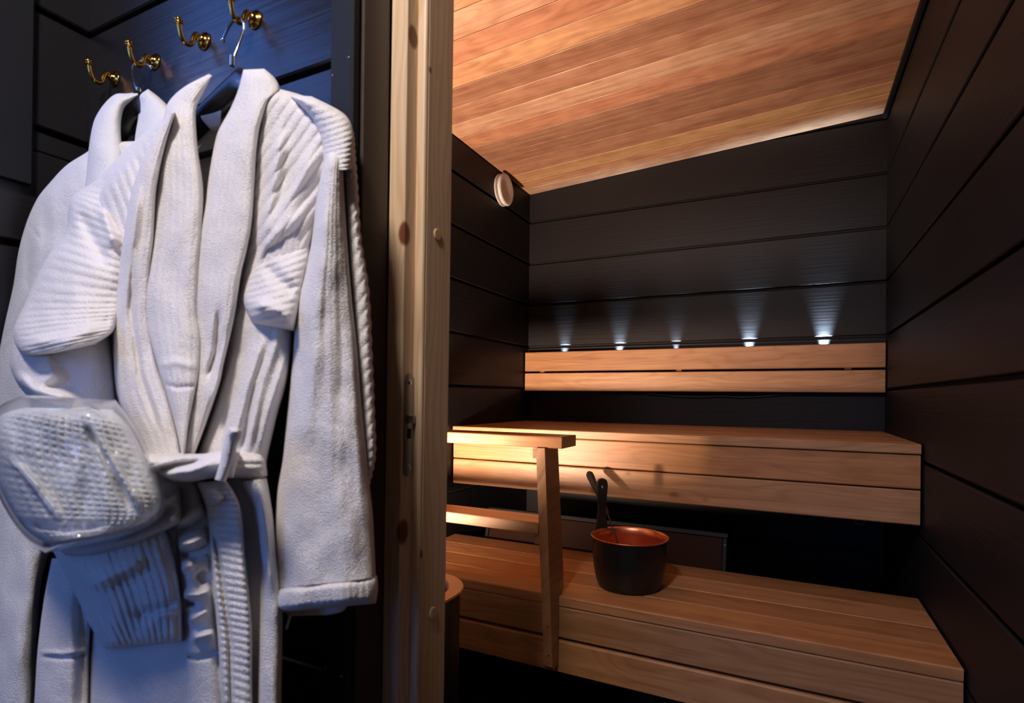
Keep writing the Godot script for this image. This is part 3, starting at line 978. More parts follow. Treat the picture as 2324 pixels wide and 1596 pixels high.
# a padded cloth panel between two outlines read from the photograph; each point has its own distance from the wall
func cloth(parent: Node3D, called: String, ea: Array, eb: Array, o: Dictionary) -> MeshInstance3D:
	var A := vecs(ea)
	var B := vecs(eb)
	var la := 0.0
	var lb := 0.0
	var wd := 0.0
	for k in 40:
		la += catmull(A, k / 40.0).distance_to(catmull(A, (k + 1) / 40.0))
		lb += catmull(B, k / 40.0).distance_to(catmull(B, (k + 1) / 40.0))
		wd = maxf(wd, catmull(A, k / 40.0).distance_to(catmull(B, k / 40.0)))
	var cell: float = o.get("cell", 4.5)
	var nt := int(clampf(maxf(la, lb) / cell, 6, 420))
	var ns := int(clampf(wd / cell, 8, 260))
	var base: Array = o.base                      # z at u = 0 and change of z per px
	var dz: float = o.get("dz", 0.0)
	var dz2: float = o.get("dz2", dz)
	var T: float = o.get("T", 0.02)
	var Tb: float = o.get("Tb", 0.012)
	var pw: float = o.get("p", 2.4)
	var cap0: float = o.get("cap0", 0.0)
	var cap1: float = o.get("cap1", 0.0)
	var creases: Array = o.get("creases", [])
	var rib: Array = o.get("rib", [])             # [kind, count or period px, height m, dir x, dir y]
	var wob: float = o.get("wob", 0.0015)
	var skew: float = o.get("skew", 0.0)
	var scal: Array = o.get("scallop", [])        # [px, period px] on the edge B
	var noise: FastNoiseLite = M.noise
	var vs := PackedVector3Array()
	var back := PackedVector3Array()
	for it in nt + 1:
		var t := float(it) / nt
		var a := catmull(A, t)
		var b := catmull(B, t)
		if scal.size():
			b += (b - a).normalized() * scal[0] * absf(sin(PI * t * lb / scal[1]))
		var tp := 1.0
		if cap0 > 0.0 and t < cap0:
			tp = sqrt(maxf(0.0, 1.0 - pow(1.0 - t / cap0, 2)))
		if cap1 > 0.0 and t > 1.0 - cap1:
			tp = minf(tp, sqrt(maxf(0.0, 1.0 - pow(1.0 - (1.0 - t) / cap1, 2))))
		for js in ns + 1:
			var s := float(js) / ns
			var p := a.lerp(b, s)
			var ss := clampf(s + skew * s * (1.0 - s), 0.0, 1.0)
			var pr := pow(maxf(0.0, 1.0 - pow(absf(2.0 * ss - 1.0), pw)), 1.0 / pw)
			var z0: float = base[0] + base[1] * p.x + lerpf(dz, dz2, t)
			var z := z0 + T * pr * tp
			var fade := minf(1.0, minf(s, 1.0 - s) * 9.0)
			if rib.size():
				var ph := 0.0
				match rib[0]:
					"s":
						ph = s * rib[1]
					"t":
						ph = t * (la + lb) * 0.5 / rib[1] + rib[3] * s
					"w":
						var q1: float = t * (la + lb) * 0.5 / rib[1] + rib[3] * s
						var q2: float = s * wd / (rib[1] * 1.25)
						z += rib[2] * (absf(sin(PI * q1)) * absf(sin(PI * q2)) - 0.4) * fade
					"d":
						ph = (p.x * rib[3] + p.y * rib[4]) / rib[1]
				ph += 0.25 * noise.get_noise_2d(p.x * 0.35, p.y * 0.35)
				if rib[0] != "w":
					z += 0.42 * rib[2] * (absf(sin(PI * ph)) - 0.6) * fade
			for c in creases:
				z += crease(c, p) * fade
			z += wob * 0.8 * noise.get_noise_2d(p.x * 0.8 + 3000.0 * dz, p.y * 0.45) * fade + wob * 0.06 * noise.get_noise_2d(p.x * 4.0, p.y * 4.0 + 91.0) * fade
			var f := px(p.x, p.y, z)
			var g := px(p.x, p.y, z0 - Tb * pr * tp)
			f.x = maxf(f.x, 0.012)
			g.x = maxf(g.x, 0.010)
			vs.append(f)
			back.append(g)
	var cols := ns + 1
	var n1 := grid_normals(vs, nt + 1, cols, true)
	var n2 := grid_normals(back, nt + 1, cols, false)
	var ix := PackedInt32Array()
	var off := vs.size()
	for it in nt:
		for js in ns:
			var a := it * cols + js
			ix.append_array([a, a + 1, a + cols, a + 1, a + cols + 1, a + cols])
			a += off
			ix.append_array([a, a + cols, a + 1, a + 1, a + cols, a + cols + 1])
	for js in ns:
		var a := js
		ix.append_array([a, a + off, a + 1, a + 1, a + off, a + 1 + off])
		a = nt * cols + js
		ix.append_array([a, a + 1, a + off, a + 1, a + 1 + off, a + off])
	vs.append_array(back)
	n1.append_array(n2)
	var at := parent.global_position
	for i in vs.size():
		vs[i] -= at
	var arr := []
	arr.resize(Mesh.ARRAY_MAX)
	arr[Mesh.ARRAY_VERTEX] = vs
	arr[Mesh.ARRAY_NORMAL] = n1
	arr[Mesh.ARRAY_INDEX] = rewind(vs, n1, ix)
	var am := ArrayMesh.new()
	am.add_surface_from_arrays(Mesh.PRIMITIVE_TRIANGLES, arr)
	return put(parent, called, am, o.mat)

func grid_normals(v: PackedVector3Array, rows: int, cols: int, front: bool) -> PackedVector3Array:
	var out := PackedVector3Array()
	out.resize(v.size())
	for r in rows:
		for c in cols:
			var du := v[r * cols + mini(c + 1, cols - 1)] - v[r * cols + maxi(c - 1, 0)]
			var dv := v[mini(r + 1, rows - 1) * cols + c] - v[maxi(r - 1, 0) * cols + c]
			var n := du.cross(dv)
			n = n.normalized() if n.length() > 1e-14 else Vector3(0, 0, 1)
			if (n.dot(EYE - v[r * cols + c]) < 0) == front:
				n = -n
			out[r * cols + c] = n
	return out

func build_hooks() -> void:
	var xs := [0.0836, 0.1969, 0.3211, 0.434]
	var says := ["empty brass coat hook next to the wall corner", "brass coat hook carrying the hanger of the plain terry robe", "empty brass coat hook between the two hangers", "brass coat hook carrying the hanger of the ribbed robe"]
	for i in 4:
		var h := thing("coat_hook", Vector3(xs[i], 1.5115, ZH), says[i], "hook", "brass hooks above the robes")
		put(h, "rose", smooth_lathe([Vector2(0.0, 0.0), Vector2(0.0128, 0.0), Vector2(0.0136, 0.0015), Vector2(0.0128, 0.003), Vector2(0.009, 0.0042), Vector2(0.0062, 0.0075), Vector2(0.0055, 0.0105), Vector2(0.0, 0.0115)], 32), M.brass, Vector3.ZERO, Basis(Vector3.RIGHT, PI / 2))
		put(h, "arm", tube([Vector3(0, 0, 0.008), Vector3(0, 0.003, 0.0135), Vector3(0, -0.004, 0.018), Vector3(0, -0.015, 0.021), Vector3(0, -0.0195, 0.027), Vector3(0, -0.0175, 0.034), Vector3(0, -0.008, 0.0385), Vector3(0, 0.002, 0.0405)], [0.0042, 0.0040, 0.0036, 0.0034, 0.0034, 0.0033, 0.0031, 0.0034], 14, 5), M.brass)
		put(h, "finial", smooth_lathe([Vector2(0.0, -0.001), Vector2(0.0040, 0.0), Vector2(0.0062, 0.0015), Vector2(0.0062, 0.0030), Vector2(0.0042, 0.0040), Vector2(0.0042, 0.0050), Vector2(0.0056, 0.0060), Vector2(0.0050, 0.0085), Vector2(0.0026, 0.0098), Vector2(0.0, 0.0102)], 24), M.brass, Vector3(0, 0.002, 0.0405), Basis(Vector3.RIGHT, 0.12))

func build_hanger(at: Vector3, wire: Array, says: String, spread: float, drop: float, turn: float) -> void:
	# wire: points of the chrome hook in world space, from the hub up and round to its tip
	var h := thing("clothes_hanger", at, says, "hanger", "hangers carrying the robes")
	var pts := []
	for w in wire:
		pts.append(w - at)
	put(h, "wire_hook", tube(pts, [0.0018], 12, 6), M.chrome)
	var tipm := SphereMesh.new()
	tipm.radius = 0.0032
	tipm.height = 0.0064
	put(h, "wire_tip", tipm, M.chrome, pts[-1])
	put(h, "ferrule", tube([pts[0] + Vector3(0, -0.006, 0), pts[0] + Vector3(0, 0.008, 0)], [0.0034], 12, 1), M.chrome)
	var b := Basis(Vector3.UP, turn)
	# moulded shoulders: flattened bar, thick and round at the ends
	var st := []
	for i in 25:
		var t := i / 24.0 * 2.0 - 1.0
		var x := t * spread
		var y := -0.008 - drop * pow(absf(t), 1.25)
		var z := 0.018 * pow(absf(t), 2.0)
		st.append([Vector3(x, y, z), lerpf(0.020, 0.012, absf(t)), lerpf(0.010, 0.018, absf(t))])
	var s := SurfaceTool.new()
	s.begin(Mesh.PRIMITIVE_TRIANGLES)
	s.set_smooth_group(0)
	for i in 24:
		for j in 14:
			var vs := []
			for e in [[i, j], [i, j + 1], [i + 1, j + 1], [i + 1, j]]:
				var a: float = TAU * float(e[1]) / 14.0
				var q: Array = st[e[0]]
				vs.append(b * (q[0] + Vector3(0, cos(a) * q[1], sin(a) * q[2])))
			for k in [0, 1, 2, 0, 2, 3]:
				s.add_vertex(vs[k])
	s.index()
	s.generate_normals()
	put(h, "shoulder_bar", s.commit(), M.hanger)
	var p0: Vector3 = b * Vector3(-spread * 0.92, -drop * 1.35, 0.012)
	var p1: Vector3 = b * Vector3(spread * 0.92, -drop * 1.35, 0.012)
	put(h, "trouser_bar", tube([p0 + Vector3(0, 0.03, 0), p0, p0.lerp(p1, 0.5), p1, p1 + Vector3(0, 0.03, 0)], [0.0045], 12, 3), M.hanger)

func build_ribbed_robe() -> void:
	var r := thing("bathrobe", Vector3(0.45, 0.30, 2.0), "white ribbed bathrobe with a tied belt hanging nearest the door frame", "bathrobe")
	var B1 := [2.085, -0.000159]
	var m: Material = M.rib
	# inside of the back, seen in the neck opening
	cloth(r, "back_panel", [430, 262, 420, 360, 430, 480, 440, 640], [600, 235, 600, 340, 590, 460, 560, 640], {"base": B1, "dz": -0.085, "dz2": -0.055, "T": 0.004, "Tb": 0.006, "mat": m, "cell": 8.0})
	# torso from the shoulder line to the belt
	cloth(r, "torso", [596, 204, 572, 300, 556, 400, 544, 520, 530, 640, 512, 740, 492, 860, 464, 950, 436, 1030, 426, 1086], [628, 200, 700, 222, 758, 262, 752, 380, 716, 520, 690, 640, 668, 760, 652, 860, 618, 980, 602, 1086],
		{"base": B1, "dz": -0.050, "dz2": -0.02, "T": 0.034, "Tb": 0.02, "p": 3.0, "mat": m, "cap0": 0.06, "cell": 4.0, "rib": ["d", 23.0, 0.0046, 0.80, 0.60], "wob": 0.004,
		"creases": [[0.010, 16, 640, 290, 620, 420, 590, 560], [0.009, 18, 720, 330, 660, 450, 600, 560], [-0.010, 14, 620, 560, 600, 640], [0.009, 16, 570, 640, 610, 560, 690, 470]]})
	cloth(r, "torso", [394, 240, 318, 322, 235, 418, 205, 520, 222, 640, 248, 760, 268, 860, 290, 940, 335, 1020, 348, 1086], [404, 246, 390, 330, 378, 420, 372, 520, 362, 640, 368, 760, 388, 860, 404, 940, 420, 1020, 428, 1086],
		{"base": B1, "dz": -0.040, "dz2": -0.01, "T": 0.030, "Tb": 0.02, "p": 3.0, "mat": m, "cap0": 0.06, "cell": 4.5, "rib": ["d", 21.0, 0.0036, 0.92, -0.38], "wob": 0.004})
	# shaded lower right front, with hanging folds
	cloth(r, "front_panel", [590, 500, 566, 600, 545, 700, 522, 800, 498, 880, 474, 955, 440, 1045], [702, 520, 690, 640, 668, 745, 660, 815, 648, 880, 630, 940, 604, 1050],
		{"base": B1, "dz": -0.030, "dz2": 0.0, "T": 0.030, "Tb": 0.02, "mat": m, "cell": 4.5, "wob": 0.003, "rib": ["s", 8.0, 0.0016],
		"creases": [[0.006, 11, 640, 740, 590, 870, 560, 1040], [0.006, 11, 600, 760, 560, 880, 525, 1030], [-0.005, 9, 620, 760, 575, 900, 545, 1040], [-0.005, 9, 560, 760, 530, 880, 495, 1020], [0.006, 9, 655, 800, 610, 930, 585, 1040]]})
	# gathered cloth under the arm
	cloth(r, "underarm_fold", [590, 548, 566, 596, 553, 645, 552, 690, 572, 735], [712, 520, 704, 580, 692, 640, 680, 700, 668, 752],
		{"base": B1, "dz": -0.038, "dz2": 0.004, "T": 0.036, "Tb": 0.02, "mat": m, "cap1": 0.30, "cap0": 0.4, "cell": 3.6, "rib": ["t", 17.0, 0.0034, 2.2],
		"creases": [[-0.007, 14, 600, 600, 636, 640, 672, 664], [0.006, 14, 575, 690, 620, 700, 668, 722]]})
	# left sleeve, bent forward
	cloth(r, "sleeve", [392, 246, 303, 322, 202, 416, 160, 455, 148, 524, 101, 594, 54, 694, 30, 755, 50, 803, 120, 803], [404, 262, 384, 352, 346, 440, 318, 510, 300, 570, 288, 630, 278, 686, 270, 722, 256, 754, 215, 782],
		{"base": B1, "dz": -0.085, "dz2": 0.026, "T": 0.042, "Tb": 0.03, "p": 2.6, "mat": m, "cap1": 0.10, "cell": 4.0, "rib": ["t", 19.0, 0.0030, -0.6], "wob": 0.005,
		"creases": [[0.008, 12, 230, 470, 262, 560], [-0.006, 14, 180, 480, 240, 600], [0.008, 14, 60, 780, 150, 770, 240, 735], [-0.003, 12, 200, 742, 256, 728]]})
	cloth(r, "sleeve_lining", [24, 785, 22, 830, 40, 872, 66, 902, 120, 940, 170, 990], [246, 755, 256, 810, 262, 870, 264, 920, 258, 965, 235, 1000],
		{"base": B1, "dz": -0.004, "dz2": 0.012, "T": 0.030, "Tb": 0.02, "mat": m, "cell": 5.0, "wob": 0.003, "creases": [[0.012, 12, 30, 850, 80, 890, 170, 905], [0.010, 16, 90, 800, 120, 850, 70, 890]]})
	# left front, smooth strip between sleeve and collar
	cloth(r, "front_panel", [380, 262, 338, 330, 300, 430, 277, 560, 263, 680, 258, 780, 262, 880, 282, 945, 316, 1005, 335, 1050], [398, 255, 376, 330, 356, 430, 350, 540, 340, 640, 342, 740, 356, 820, 382, 900, 403, 980, 414, 1045],
		{"base": B1, "dz": -0.004, "dz2": 0.022, "T": 0.016, "Tb": 0.02, "p": 3.2, "mat": m, "cell": 4.5, "rib": ["s", 5.0, 0.0016], "wob": 0.003, "creases": [[-0.004, 7, 300, 560, 296, 700, 316, 850, 360, 980], [0.005, 9, 318, 420, 300, 560, 286, 700]]})
	# shawl collar, left and right
	cloth(r, "lapel", [474, 168, 420, 196, 385, 228, 372, 262, 358, 330, 351, 420, 346, 520, 336, 610, 324, 665, 332, 740, 353, 820, 379, 900, 401, 980, 414, 1045], [482, 172, 464, 206, 448, 238, 444, 268, 449, 340, 461, 430, 460, 520, 453, 620, 450, 710, 457, 770, 454, 840, 444, 890, 428, 965, 418, 1045],
		{"base": B1, "dz": -0.035, "dz2": 0.032, "T": 0.020, "p": 3.0, "Tb": 0.012, "mat": m, "cell": 3.8, "rib": ["s", 7.0, 0.0015], "wob": 0.003, "cap0": 0.06,
		"creases": [[0.006, 6, 350, 430, 346, 540, 338, 640], [-0.002, 5, 360, 870, 400, 880, 450, 876], [0.002, 9, 360, 830, 400, 822, 450, 835]]})
	cloth(r, "lapel", [552, 158, 540, 205, 521, 250, 496, 296, 486, 332, 478, 375, 470, 430, 463, 475, 450, 530, 440, 620, 436, 700, 440, 780, 436, 845, 425, 900, 416, 965, 408, 1048], [600, 156, 624, 178, 634, 203, 616, 222, 602, 252, 590, 292, 582, 350, 577, 430, 572, 505, 562, 560, 547, 625, 532, 720, 508, 826, 498, 872, 472, 950, 436, 1048],
		{"base": B1, "dz": -0.038, "dz2": 0.018, "T": 0.021, "p": 3.0, "Tb": 0.012, "mat": m, "cell": 3.8, "rib": ["s", 7.5, 0.0014], "wob": 0.003, "cap0": 0.06,
		"creases": [[0.006, 6, 600, 260, 582, 340, 575, 450, 560, 580, 535, 720], [-0.008, 7, 498, 700, 490, 800, 470, 860], [0.006, 7, 520, 760, 500, 850, 480, 910]]})
	cloth(r, "hanger_loop", [502, 250, 478, 258, 455, 262], [500, 290, 482, 296, 458, 272], {"base": B1, "dz": -0.062, "T": 0.004, "Tb": 0.003, "mat": m, "cell": 4.0})
	# right shoulder and sleeve
	cloth(r, "shoulder_cap", [652, 214, 700, 262, 726, 312, 732, 352, 732, 385], [708, 219, 780, 258, 802, 300, 804, 345, 800, 385],
		{"base": B1, "dz": -0.030, "dz2": -0.014, "T": 0.030, "Tb": 0.02, "mat": m, "cell": 3.2, "cap0": 0.12, "rib": ["t", 14.0, 0.0032, 1.2]})
	cloth(r, "sleeve_back", [766, 300, 776, 360, 782, 440, 788, 540, 798, 680, 808, 800, 816, 920, 826, 1030, 828, 1085], [801, 300, 805, 350, 811, 430, 818, 540, 836, 660, 843, 800, 848, 920, 851, 1030, 838, 1098],
		{"base": B1, "dz": -0.030, "dz2": -0.022, "T": 0.022, "Tb": 0.012, "mat": m, "cell": 3.4, "rib": ["t", 26.0, 0.0042, 0.9], "scallop": [3.0, 26.0]})
	var sleeve := cloth(r, "sleeve", [745, 335, 728, 395, 716, 470, 706, 555, 691, 625, 677, 675, 669, 741, 664, 811, 657, 888, 649, 966, 641, 1044, 630, 1112, 623, 1209, 617, 1287, 619, 1336], [777, 345, 780, 400, 784, 480, 789, 560, 794, 625, 800, 694, 806, 750, 812, 811, 818, 888, 825, 966, 832, 1030, 838, 1095, 846, 1170, 850, 1248, 853, 1312],
		{"base": B1, "dz": -0.012, "dz2": 0.002, "T": 0.034, "Tb": 0.026, "p": 2.2, "mat": m, "cell": 4.2, "cap0": 0.05, "rib": ["s", 8.0, 0.0013], "wob": 0.0045,
		"creases": [[0.005, 14, 745, 420, 720, 700, 700, 1000], [-0.004, 14, 770, 420, 775, 700, 770, 1000], [0.004, 12, 800, 760, 812, 960, 822, 1180]]})
	cloth(sleeve, "cuff", [616, 1333, 606, 1362, 614, 1393], [855, 1305, 858, 1336, 853, 1370],
		{"base": B1, "dz": 0.0, "T": 0.040, "Tb": 0.028, "p": 2.2, "mat": m, "cell": 3.6, "cap0": 0.35, "cap1": 0.3, "wob": 0.006, "rib": ["s", 17.0, 0.0022]})
	cloth(sleeve, "cuff_lining", [640, 1376, 652, 1396, 676, 1398], [790, 1368, 778, 1388, 742, 1397], {"base": B1, "dz": -0.025, "T": 0.01, "Tb": 0.006, "mat": m, "cell": 5.0, "cap1": 0.4})
	put(sleeve, "loose_thread", tube([px(660, 1395, 1.985) - r.position, px(655, 1410, 1.986) - r.position, px(650, 1428, 1.986) - r.position], [0.0016], 6, 3), m)
	# belt with its knot
	cloth(r, "belt", [318, 1030, 355, 1030, 410, 1029, 460, 1030, 505, 1022, 545, 1025], [338, 1066, 366, 1082, 398, 1094, 440, 1094, 490, 1084, 530, 1086],
		{"base": B1, "dz": 0.040, "T": 0.033, "Tb": 0.02, "mat": m, "cell": 3.4, "cap0": 0.12, "cap1": 0.1, "rib": ["d", 13.0, 0.0024, 0.30, 0.95], "creases": [[-0.012, 7, 352, 1072, 400, 1056, 460, 1045], [0.006, 9, 380, 1080, 430, 1070, 490, 1048]]})
	var belt := cloth(r, "belt", [498, 1030, 540, 1022, 580, 1020, 602, 1030], [500, 1086, 540, 1088, 580, 1092, 608, 1080],
		{"base": B1, "dz": 0.022, "dz2": -0.005, "T": 0.028, "Tb": 0.02, "mat": m, "cell": 3.2, "cap1": 0.25, "rib": ["s", 4.0, 0.0045]})
	cloth(belt, "belt_end", [520, 968, 512, 985, 506, 1010, 498, 1045, 486, 1088], [540, 968, 549, 985, 538, 1012, 530, 1048, 512, 1094],
		{"base": B1, "dz": 0.072, "dz2": 0.062, "T": 0.020, "Tb": 0.014, "mat": m, "cell": 3.2, "cap0": 0.25, "creases": [[0.010, 12, 520, 980, 546, 980]]})
	# skirt below the belt
	cloth(r, "skirt", [346, 1080, 300, 1150, 255, 1230, 215, 1330, 203, 1450, 198, 1560, 196, 1680, 200, 1800], [604, 1080, 616, 1150, 628, 1230, 636, 1330, 640, 1420, 638, 1540, 637, 1680, 640, 1800],
		{"base": B1, "dz": -0.012, "dz2": -0.01, "T": 0.030, "Tb": 0.03, "p": 3.5, "mat": m, "cell": 5.5, "wob": 0.004,
		"creases": [[-0.010, 8, 410, 1100, 412, 1200, 408, 1300], [0.010, 14, 370, 1120, 330, 1180, 280, 1225]]})
	cloth(r, "skirt_front", [376, 1096, 388, 1170, 404, 1270, 412, 1380, 416, 1480, 420, 1600, 424, 1800], [452, 1096, 468, 1170, 478, 1270, 486, 1380, 498, 1480, 508, 1600, 516, 1800],
		{"base": B1, "dz": 0.008, "dz2": 0.006, "T": 0.022, "Tb": 0.02, "mat": m, "cell": 3.8, "wob": 0.003,
		"creases": [[0.014, 10, 398, 1190, 430, 1172, 468, 1150], [-0.012, 8, 400, 1210, 440, 1196, 470, 1180], [0.014, 9, 404, 1240, 440, 1230, 474, 1214], [-0.014, 9, 406, 1262, 446, 1258, 474, 1240], [0.012, 10, 408, 1290, 440, 1284], [-0.016, 14, 448, 1300, 470, 1322], [0.013, 9, 412, 1352, 450, 1350, 482, 1340], [-0.012, 8, 412, 1368, 446, 1372], [0.010, 9, 430, 1410, 476, 1384], [0.010, 10, 436, 1450, 490, 1436], [-0.012, 5, 424, 1490, 450, 1494, 496, 1480]]})
	cloth(r, "collar_band", [446, 1096, 470, 1160, 478, 1250, 486, 1350, 494, 1440, 500, 1540, 508, 1660, 514, 1800], [516, 1092, 546, 1150, 556, 1250, 566, 1350, 572, 1440, 572, 1540, 574, 1660, 576, 1800],
		{"base": B1, "dz": 0.030, "dz2": 0.022, "T": 0.014, "Tb": 0.01, "p": 4.0, "mat": m, "cell": 3.4, "rib": ["t", 17.5, 0.0030, -0.9], "creases": [[-0.007, 5, 480, 1180, 500, 1300, 520, 1450, 524, 1600, 530, 1800], [0.008, 12, 470, 1110, 500, 1140]]})
	cloth(r, "skirt_side", [540, 1094, 566, 1160, 584, 1260, 588, 1360, 584, 1450, 582, 1560, 582, 1680, 584, 1800], [606, 1086, 618, 1160, 630, 1260, 640, 1360, 641, 1440, 639, 1540, 638, 1680, 640, 1800],
		{"base": B1, "dz": 0.002, "dz2": 0.006, "T": 0.026, "Tb": 0.02, "mat": m, "cell": 4.2, "wob": 0.0035, "creases": [[-0.009, 6, 562, 1120, 578, 1210, 590, 1330], [0.008, 8, 590, 1110, 606, 1220, 616, 1350]]})
	cloth(r, "skirt_tail", [118, 1268, 100, 1360, 86, 1470, 80, 1560, 74, 1680, 70, 1800], [218, 1268, 212, 1360, 205, 1470, 204, 1560, 202, 1680, 204, 1800],
		{"base": B1, "dz": 0.0, "dz2": 0.0, "T": 0.022, "Tb": 0.02, "mat": m, "cell": 5.0, "wob": 0.003, "creases": [[0.002, 5, 84, 1480, 140, 1484, 204, 1478], [-0.002, 5, 84, 1490, 140, 1494, 204, 1488], [-0.006, 14, 178, 1330, 186, 1480, 184, 1650]]})
	# pocket with slanting ribs
	var pocket := cloth(r, "pocket", [112, 1232, 140, 1290, 172, 1350, 204, 1420, 240, 1474], [378, 1204, 394, 1262, 406, 1320, 413, 1384, 414, 1456],
		{"base": B1, "dz": 0.022, "dz2": 0.020, "T": 0.020, "Tb": 0.016, "p": 3.2, "mat": m, "cell": 3.6, "rib": ["s", 13.0, 0.0040], "wob": 0.004, "cap1": 0.1,
		"creases": [[0.008, 16, 190, 1330, 250, 1310, 330, 1270], [-0.008, 14, 300, 1400, 360, 1390, 410, 1370], [0.009, 9, 350, 1400, 410, 1386]]})
	cloth(pocket, "pocket_hem", [100, 1222, 180, 1216, 270, 1192, 340, 1150, 408, 1104], [150, 1262, 210, 1262, 290, 1244, 350, 1216, 416, 1186],
		{"base": B1, "dz": 0.034, "dz2": 0.030, "T": 0.018, "Tb": 0.014, "p": 3.0, "mat": m, "cell": 3.8, "cap1": 0.12, "creases": [[0.008, 8, 260, 1238, 320, 1216, 400, 1184], [-0.008, 9, 290, 1210, 350, 1180, 405, 1150], [0.010, 10, 330, 1170, 370, 1136, 400, 1112]]})

func build_terry_robe() -> void:
	var r := thing("bathrobe", Vector3(0.2, 0.30, 1.97), "plain white terry bathrobe hanging in the corner behind the ribbed one", "bathrobe")
	var B2 := [2.018, -0.000215]
	var m: Material = M.terry
	cloth(r, "body", [228, 322, 196, 346, 150, 376, 112, 416, 84, 452, 60, 506, 42, 572, 30, 650, 10, 740, -6, 830, -20, 960, -30, 1100, -34, 1260, -36, 1450, -36, 1800], [330, 320, 350, 346, 360, 380, 365, 420, 365, 460, 365, 510, 365, 580, 360, 660, 350, 750, 330, 850, 300, 980, 200, 1120, 110, 1260, 84, 1450, 78, 1800],
		{"base": B2, "dz": -0.012, "dz2": 0.012, "T": 0.032, "Tb": 0.03, "p": 2.6, "mat": m, "cell": 6.0, "wob": 0.004, "cap0": 0.03,
		"creases": [[0.0015, 16, 106, 400, 122, 520, 124, 700], [-0.003, 7, 60, 510, 62, 600, 60, 660], [0.003, 12, 88, 470, 84, 560, 70, 700, 50, 850], [-0.0015, 4, 58, 508, 74, 520, 92, 548]]})
	cloth(r, "collar", [318, 208, 290, 212, 262, 214, 238, 234, 216, 268, 206, 306, 200, 350, 190, 430], [320, 216, 300, 230, 284, 244, 276, 268, 274, 300, 276, 332, 278, 360, 280, 430],
		{"base": B2, "dz": -0.030, "dz2": 0.022, "T": 0.022, "Tb": 0.012, "mat": m, "cell": 4.0, "cap0": 0.08, "wob": 0.003})
	cloth(r, "collar", [314, 216, 315, 240, 313, 270, 308, 300, 304, 332, 296, 380, 280, 440], [336, 202, 362, 222, 384, 246, 400, 290, 404, 340, 404, 400, 400, 450],
		{"base": B2, "dz": -0.020, "dz2": 0.024, "T": 0.022, "Tb": 0.012, "mat": m, "cell": 4.0, "cap0": 0.08, "wob": 0.003})

func build_package() -> void:
	var p := thing("wrapped_towel", Vector3(0.35, 0.80, 2.12), "waffle weave towel folded in clear plastic on the ribbed robe's pocket", "towel")
	var B1 := [2.085, -0.000159]
	cloth(p, "towel", [60, 925, 0, 945, -24, 1000, -10, 1080, 22, 1150, 62, 1205, 110, 1236], [255, 930, 296, 972, 326, 1030, 352, 1090, 366, 1138, 345, 1176, 270, 1208],
		{"base": B1, "dz": 0.062, "dz2": 0.062, "T": 0.030, "Tb": 0.018, "p": 2.6, "mat": M.waffle, "cell": 3.4, "cap0": 0.15, "cap1": 0.1, "rib": ["w", 16.0, 0.0016, -3.0],
		"creases": [[-0.012, 9, 190, 960, 250, 1060, 300, 1160], [0.010, 10, 215, 990, 270, 1080, 318, 1150], [0.008, 6, 38, 1050, 90, 1110, 135, 1170], [-0.010, 8, 60, 1190, 150, 1200, 240, 1190]]})
	cloth(p, "plastic_wrap", [48, 896, -12, 932, -36, 1000, -20, 1085, 14, 1160, 56, 1220, 104, 1256], [262, 908, 304, 965, 336, 1028, 362, 1090, 376, 1142, 354, 1186, 274, 1222],
		{"base": B1, "dz": 0.063, "dz2": 0.063, "T": 0.042, "Tb": 0.024, "p": 2.3, "mat": M.film, "cell": 4.0, "cap0": 0.2, "cap1": 0.12, "wob": 0.008,
		"creases": [[0.007, 5, 80, 960, 110, 955, 140, 962], [0.007, 5, 150, 930, 200, 925, 240, 945], [-0.006, 5, 60, 945, 140, 938, 210, 955], [0.006, 4, 120, 975, 160, 968], [0.006, 5, 20, 1040, 80, 1110, 130, 1180], [0.006, 4, 150, 900, 190, 905], [0.005, 4, 200, 960, 260, 1050, 310, 1150]]})

# ------------------------------------------------------------------ scene
var SAUNA_E := 4.9
var SAUNA_C := Color(1.0, 0.85, 0.73)
var DOWN_E := 1.66
var DOWN_C := Color(1.0, 0.95, 0.925)
var DOWN_AT := Vector3(0.80, 2.105, 2.70)
var LED_E := 1.5

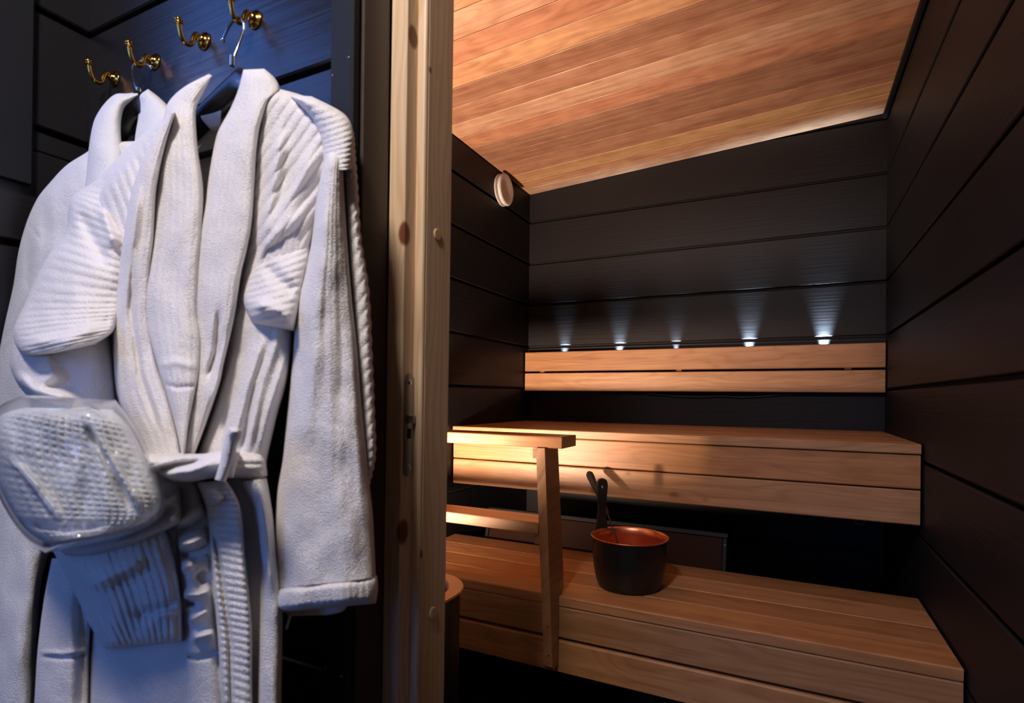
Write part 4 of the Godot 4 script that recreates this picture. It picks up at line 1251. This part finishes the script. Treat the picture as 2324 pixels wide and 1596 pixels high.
func _ready() -> void:
	rng.seed = 20
	look = Basis(Vector3.UP, 0.4616) * Basis(Vector3.RIGHT, 0.0031) * Basis(Vector3(0, 0, 1), 0.0114)
	var cam := Camera3D.new()
	cam.name = "camera"
	add_child(cam)
	cam.transform = Transform3D(look, EYE)
	var lens := CameraAttributesPhysical.new()
	lens.frustum_focal_length = 18.0
	lens.frustum_focus_distance = 2.1
	lens.frustum_near = 0.05
	lens.frustum_far = 50.0
	lens.exposure_aperture = 5.6
	cam.attributes = lens
	cam.near = 0.05
	cam.far = 50.0
	cam.projection = Camera3D.PROJECTION_FRUSTUM
	cam.size = 0.05 * 1596.0 / FPX
	cam.frustum_offset = Vector2(0, 0.05 * SHIFT / FPX)
	cam.current = true
	# blue dusk outside the window
	var env := Environment.new()
	env.background_mode = Environment.BG_SKY
	var sky := Sky.new()
	var sm := ProceduralSkyMaterial.new()
	sm.sky_top_color = Color(0.22, 0.41, 0.78)
	sm.sky_horizon_color = Color(0.36, 0.57, 0.90)
	sm.ground_bottom_color = Color(0.08, 0.11, 0.18)
	sm.ground_horizon_color = Color(0.22, 0.34, 0.55)
	sm.energy_multiplier = 7.5
	sky.sky_material = sm
	env.sky = sky
	env.tonemap_mode = Environment.TONE_MAPPER_LINEAR
	env.tonemap_exposure = 1.0
	env.sdfgi_enabled = true
	env.ssao_enabled = true
	env.ssil_enabled = true
	var we := WorldEnvironment.new()
	we.name = "environment"
	we.environment = env
	add_child(we)
	M.noise = FastNoiseLite.new()
	M.noise.noise_type = FastNoiseLite.TYPE_SIMPLEX_SMOOTH
	M.noise.frequency = 0.011
	M.noise.fractal_octaves = 2
	M.noise.seed = 3
	make_materials()
	build_lamps()
	build_room()
	build_door_frame()
	build_benches()
	build_guard()
	build_heater()
	build_panel()
	build_bucket()
	build_vent()
	build_hooks()
	var hz := 1.9205
	build_hanger(Vector3(0.4585, 1.402, hz + 0.012), [px(527, 140, hz + 0.012), px(541, 104, hz + 0.006), px(553, 70, hz), px(551, 47, hz), px(536, 42, hz), px(519, 62, hz + 0.004), px(506, 91, hz + 0.006)], "black clothes hanger with a chrome hook inside the ribbed robe", 0.10, 0.075, 0.05)
	build_hanger(px(315, 222, hz + 0.016), [px(314, 212, hz + 0.016), px(304, 186, hz + 0.012), px(299, 168, hz + 0.006), px(304, 148, hz), px(318, 139, hz), px(334, 146, hz), px(343, 152, hz + 0.002)], "black clothes hanger with a chrome hook inside the terry robe", 0.075, 0.085, 0.0)
	build_terry_robe()
	build_ribbed_robe()
	build_package()
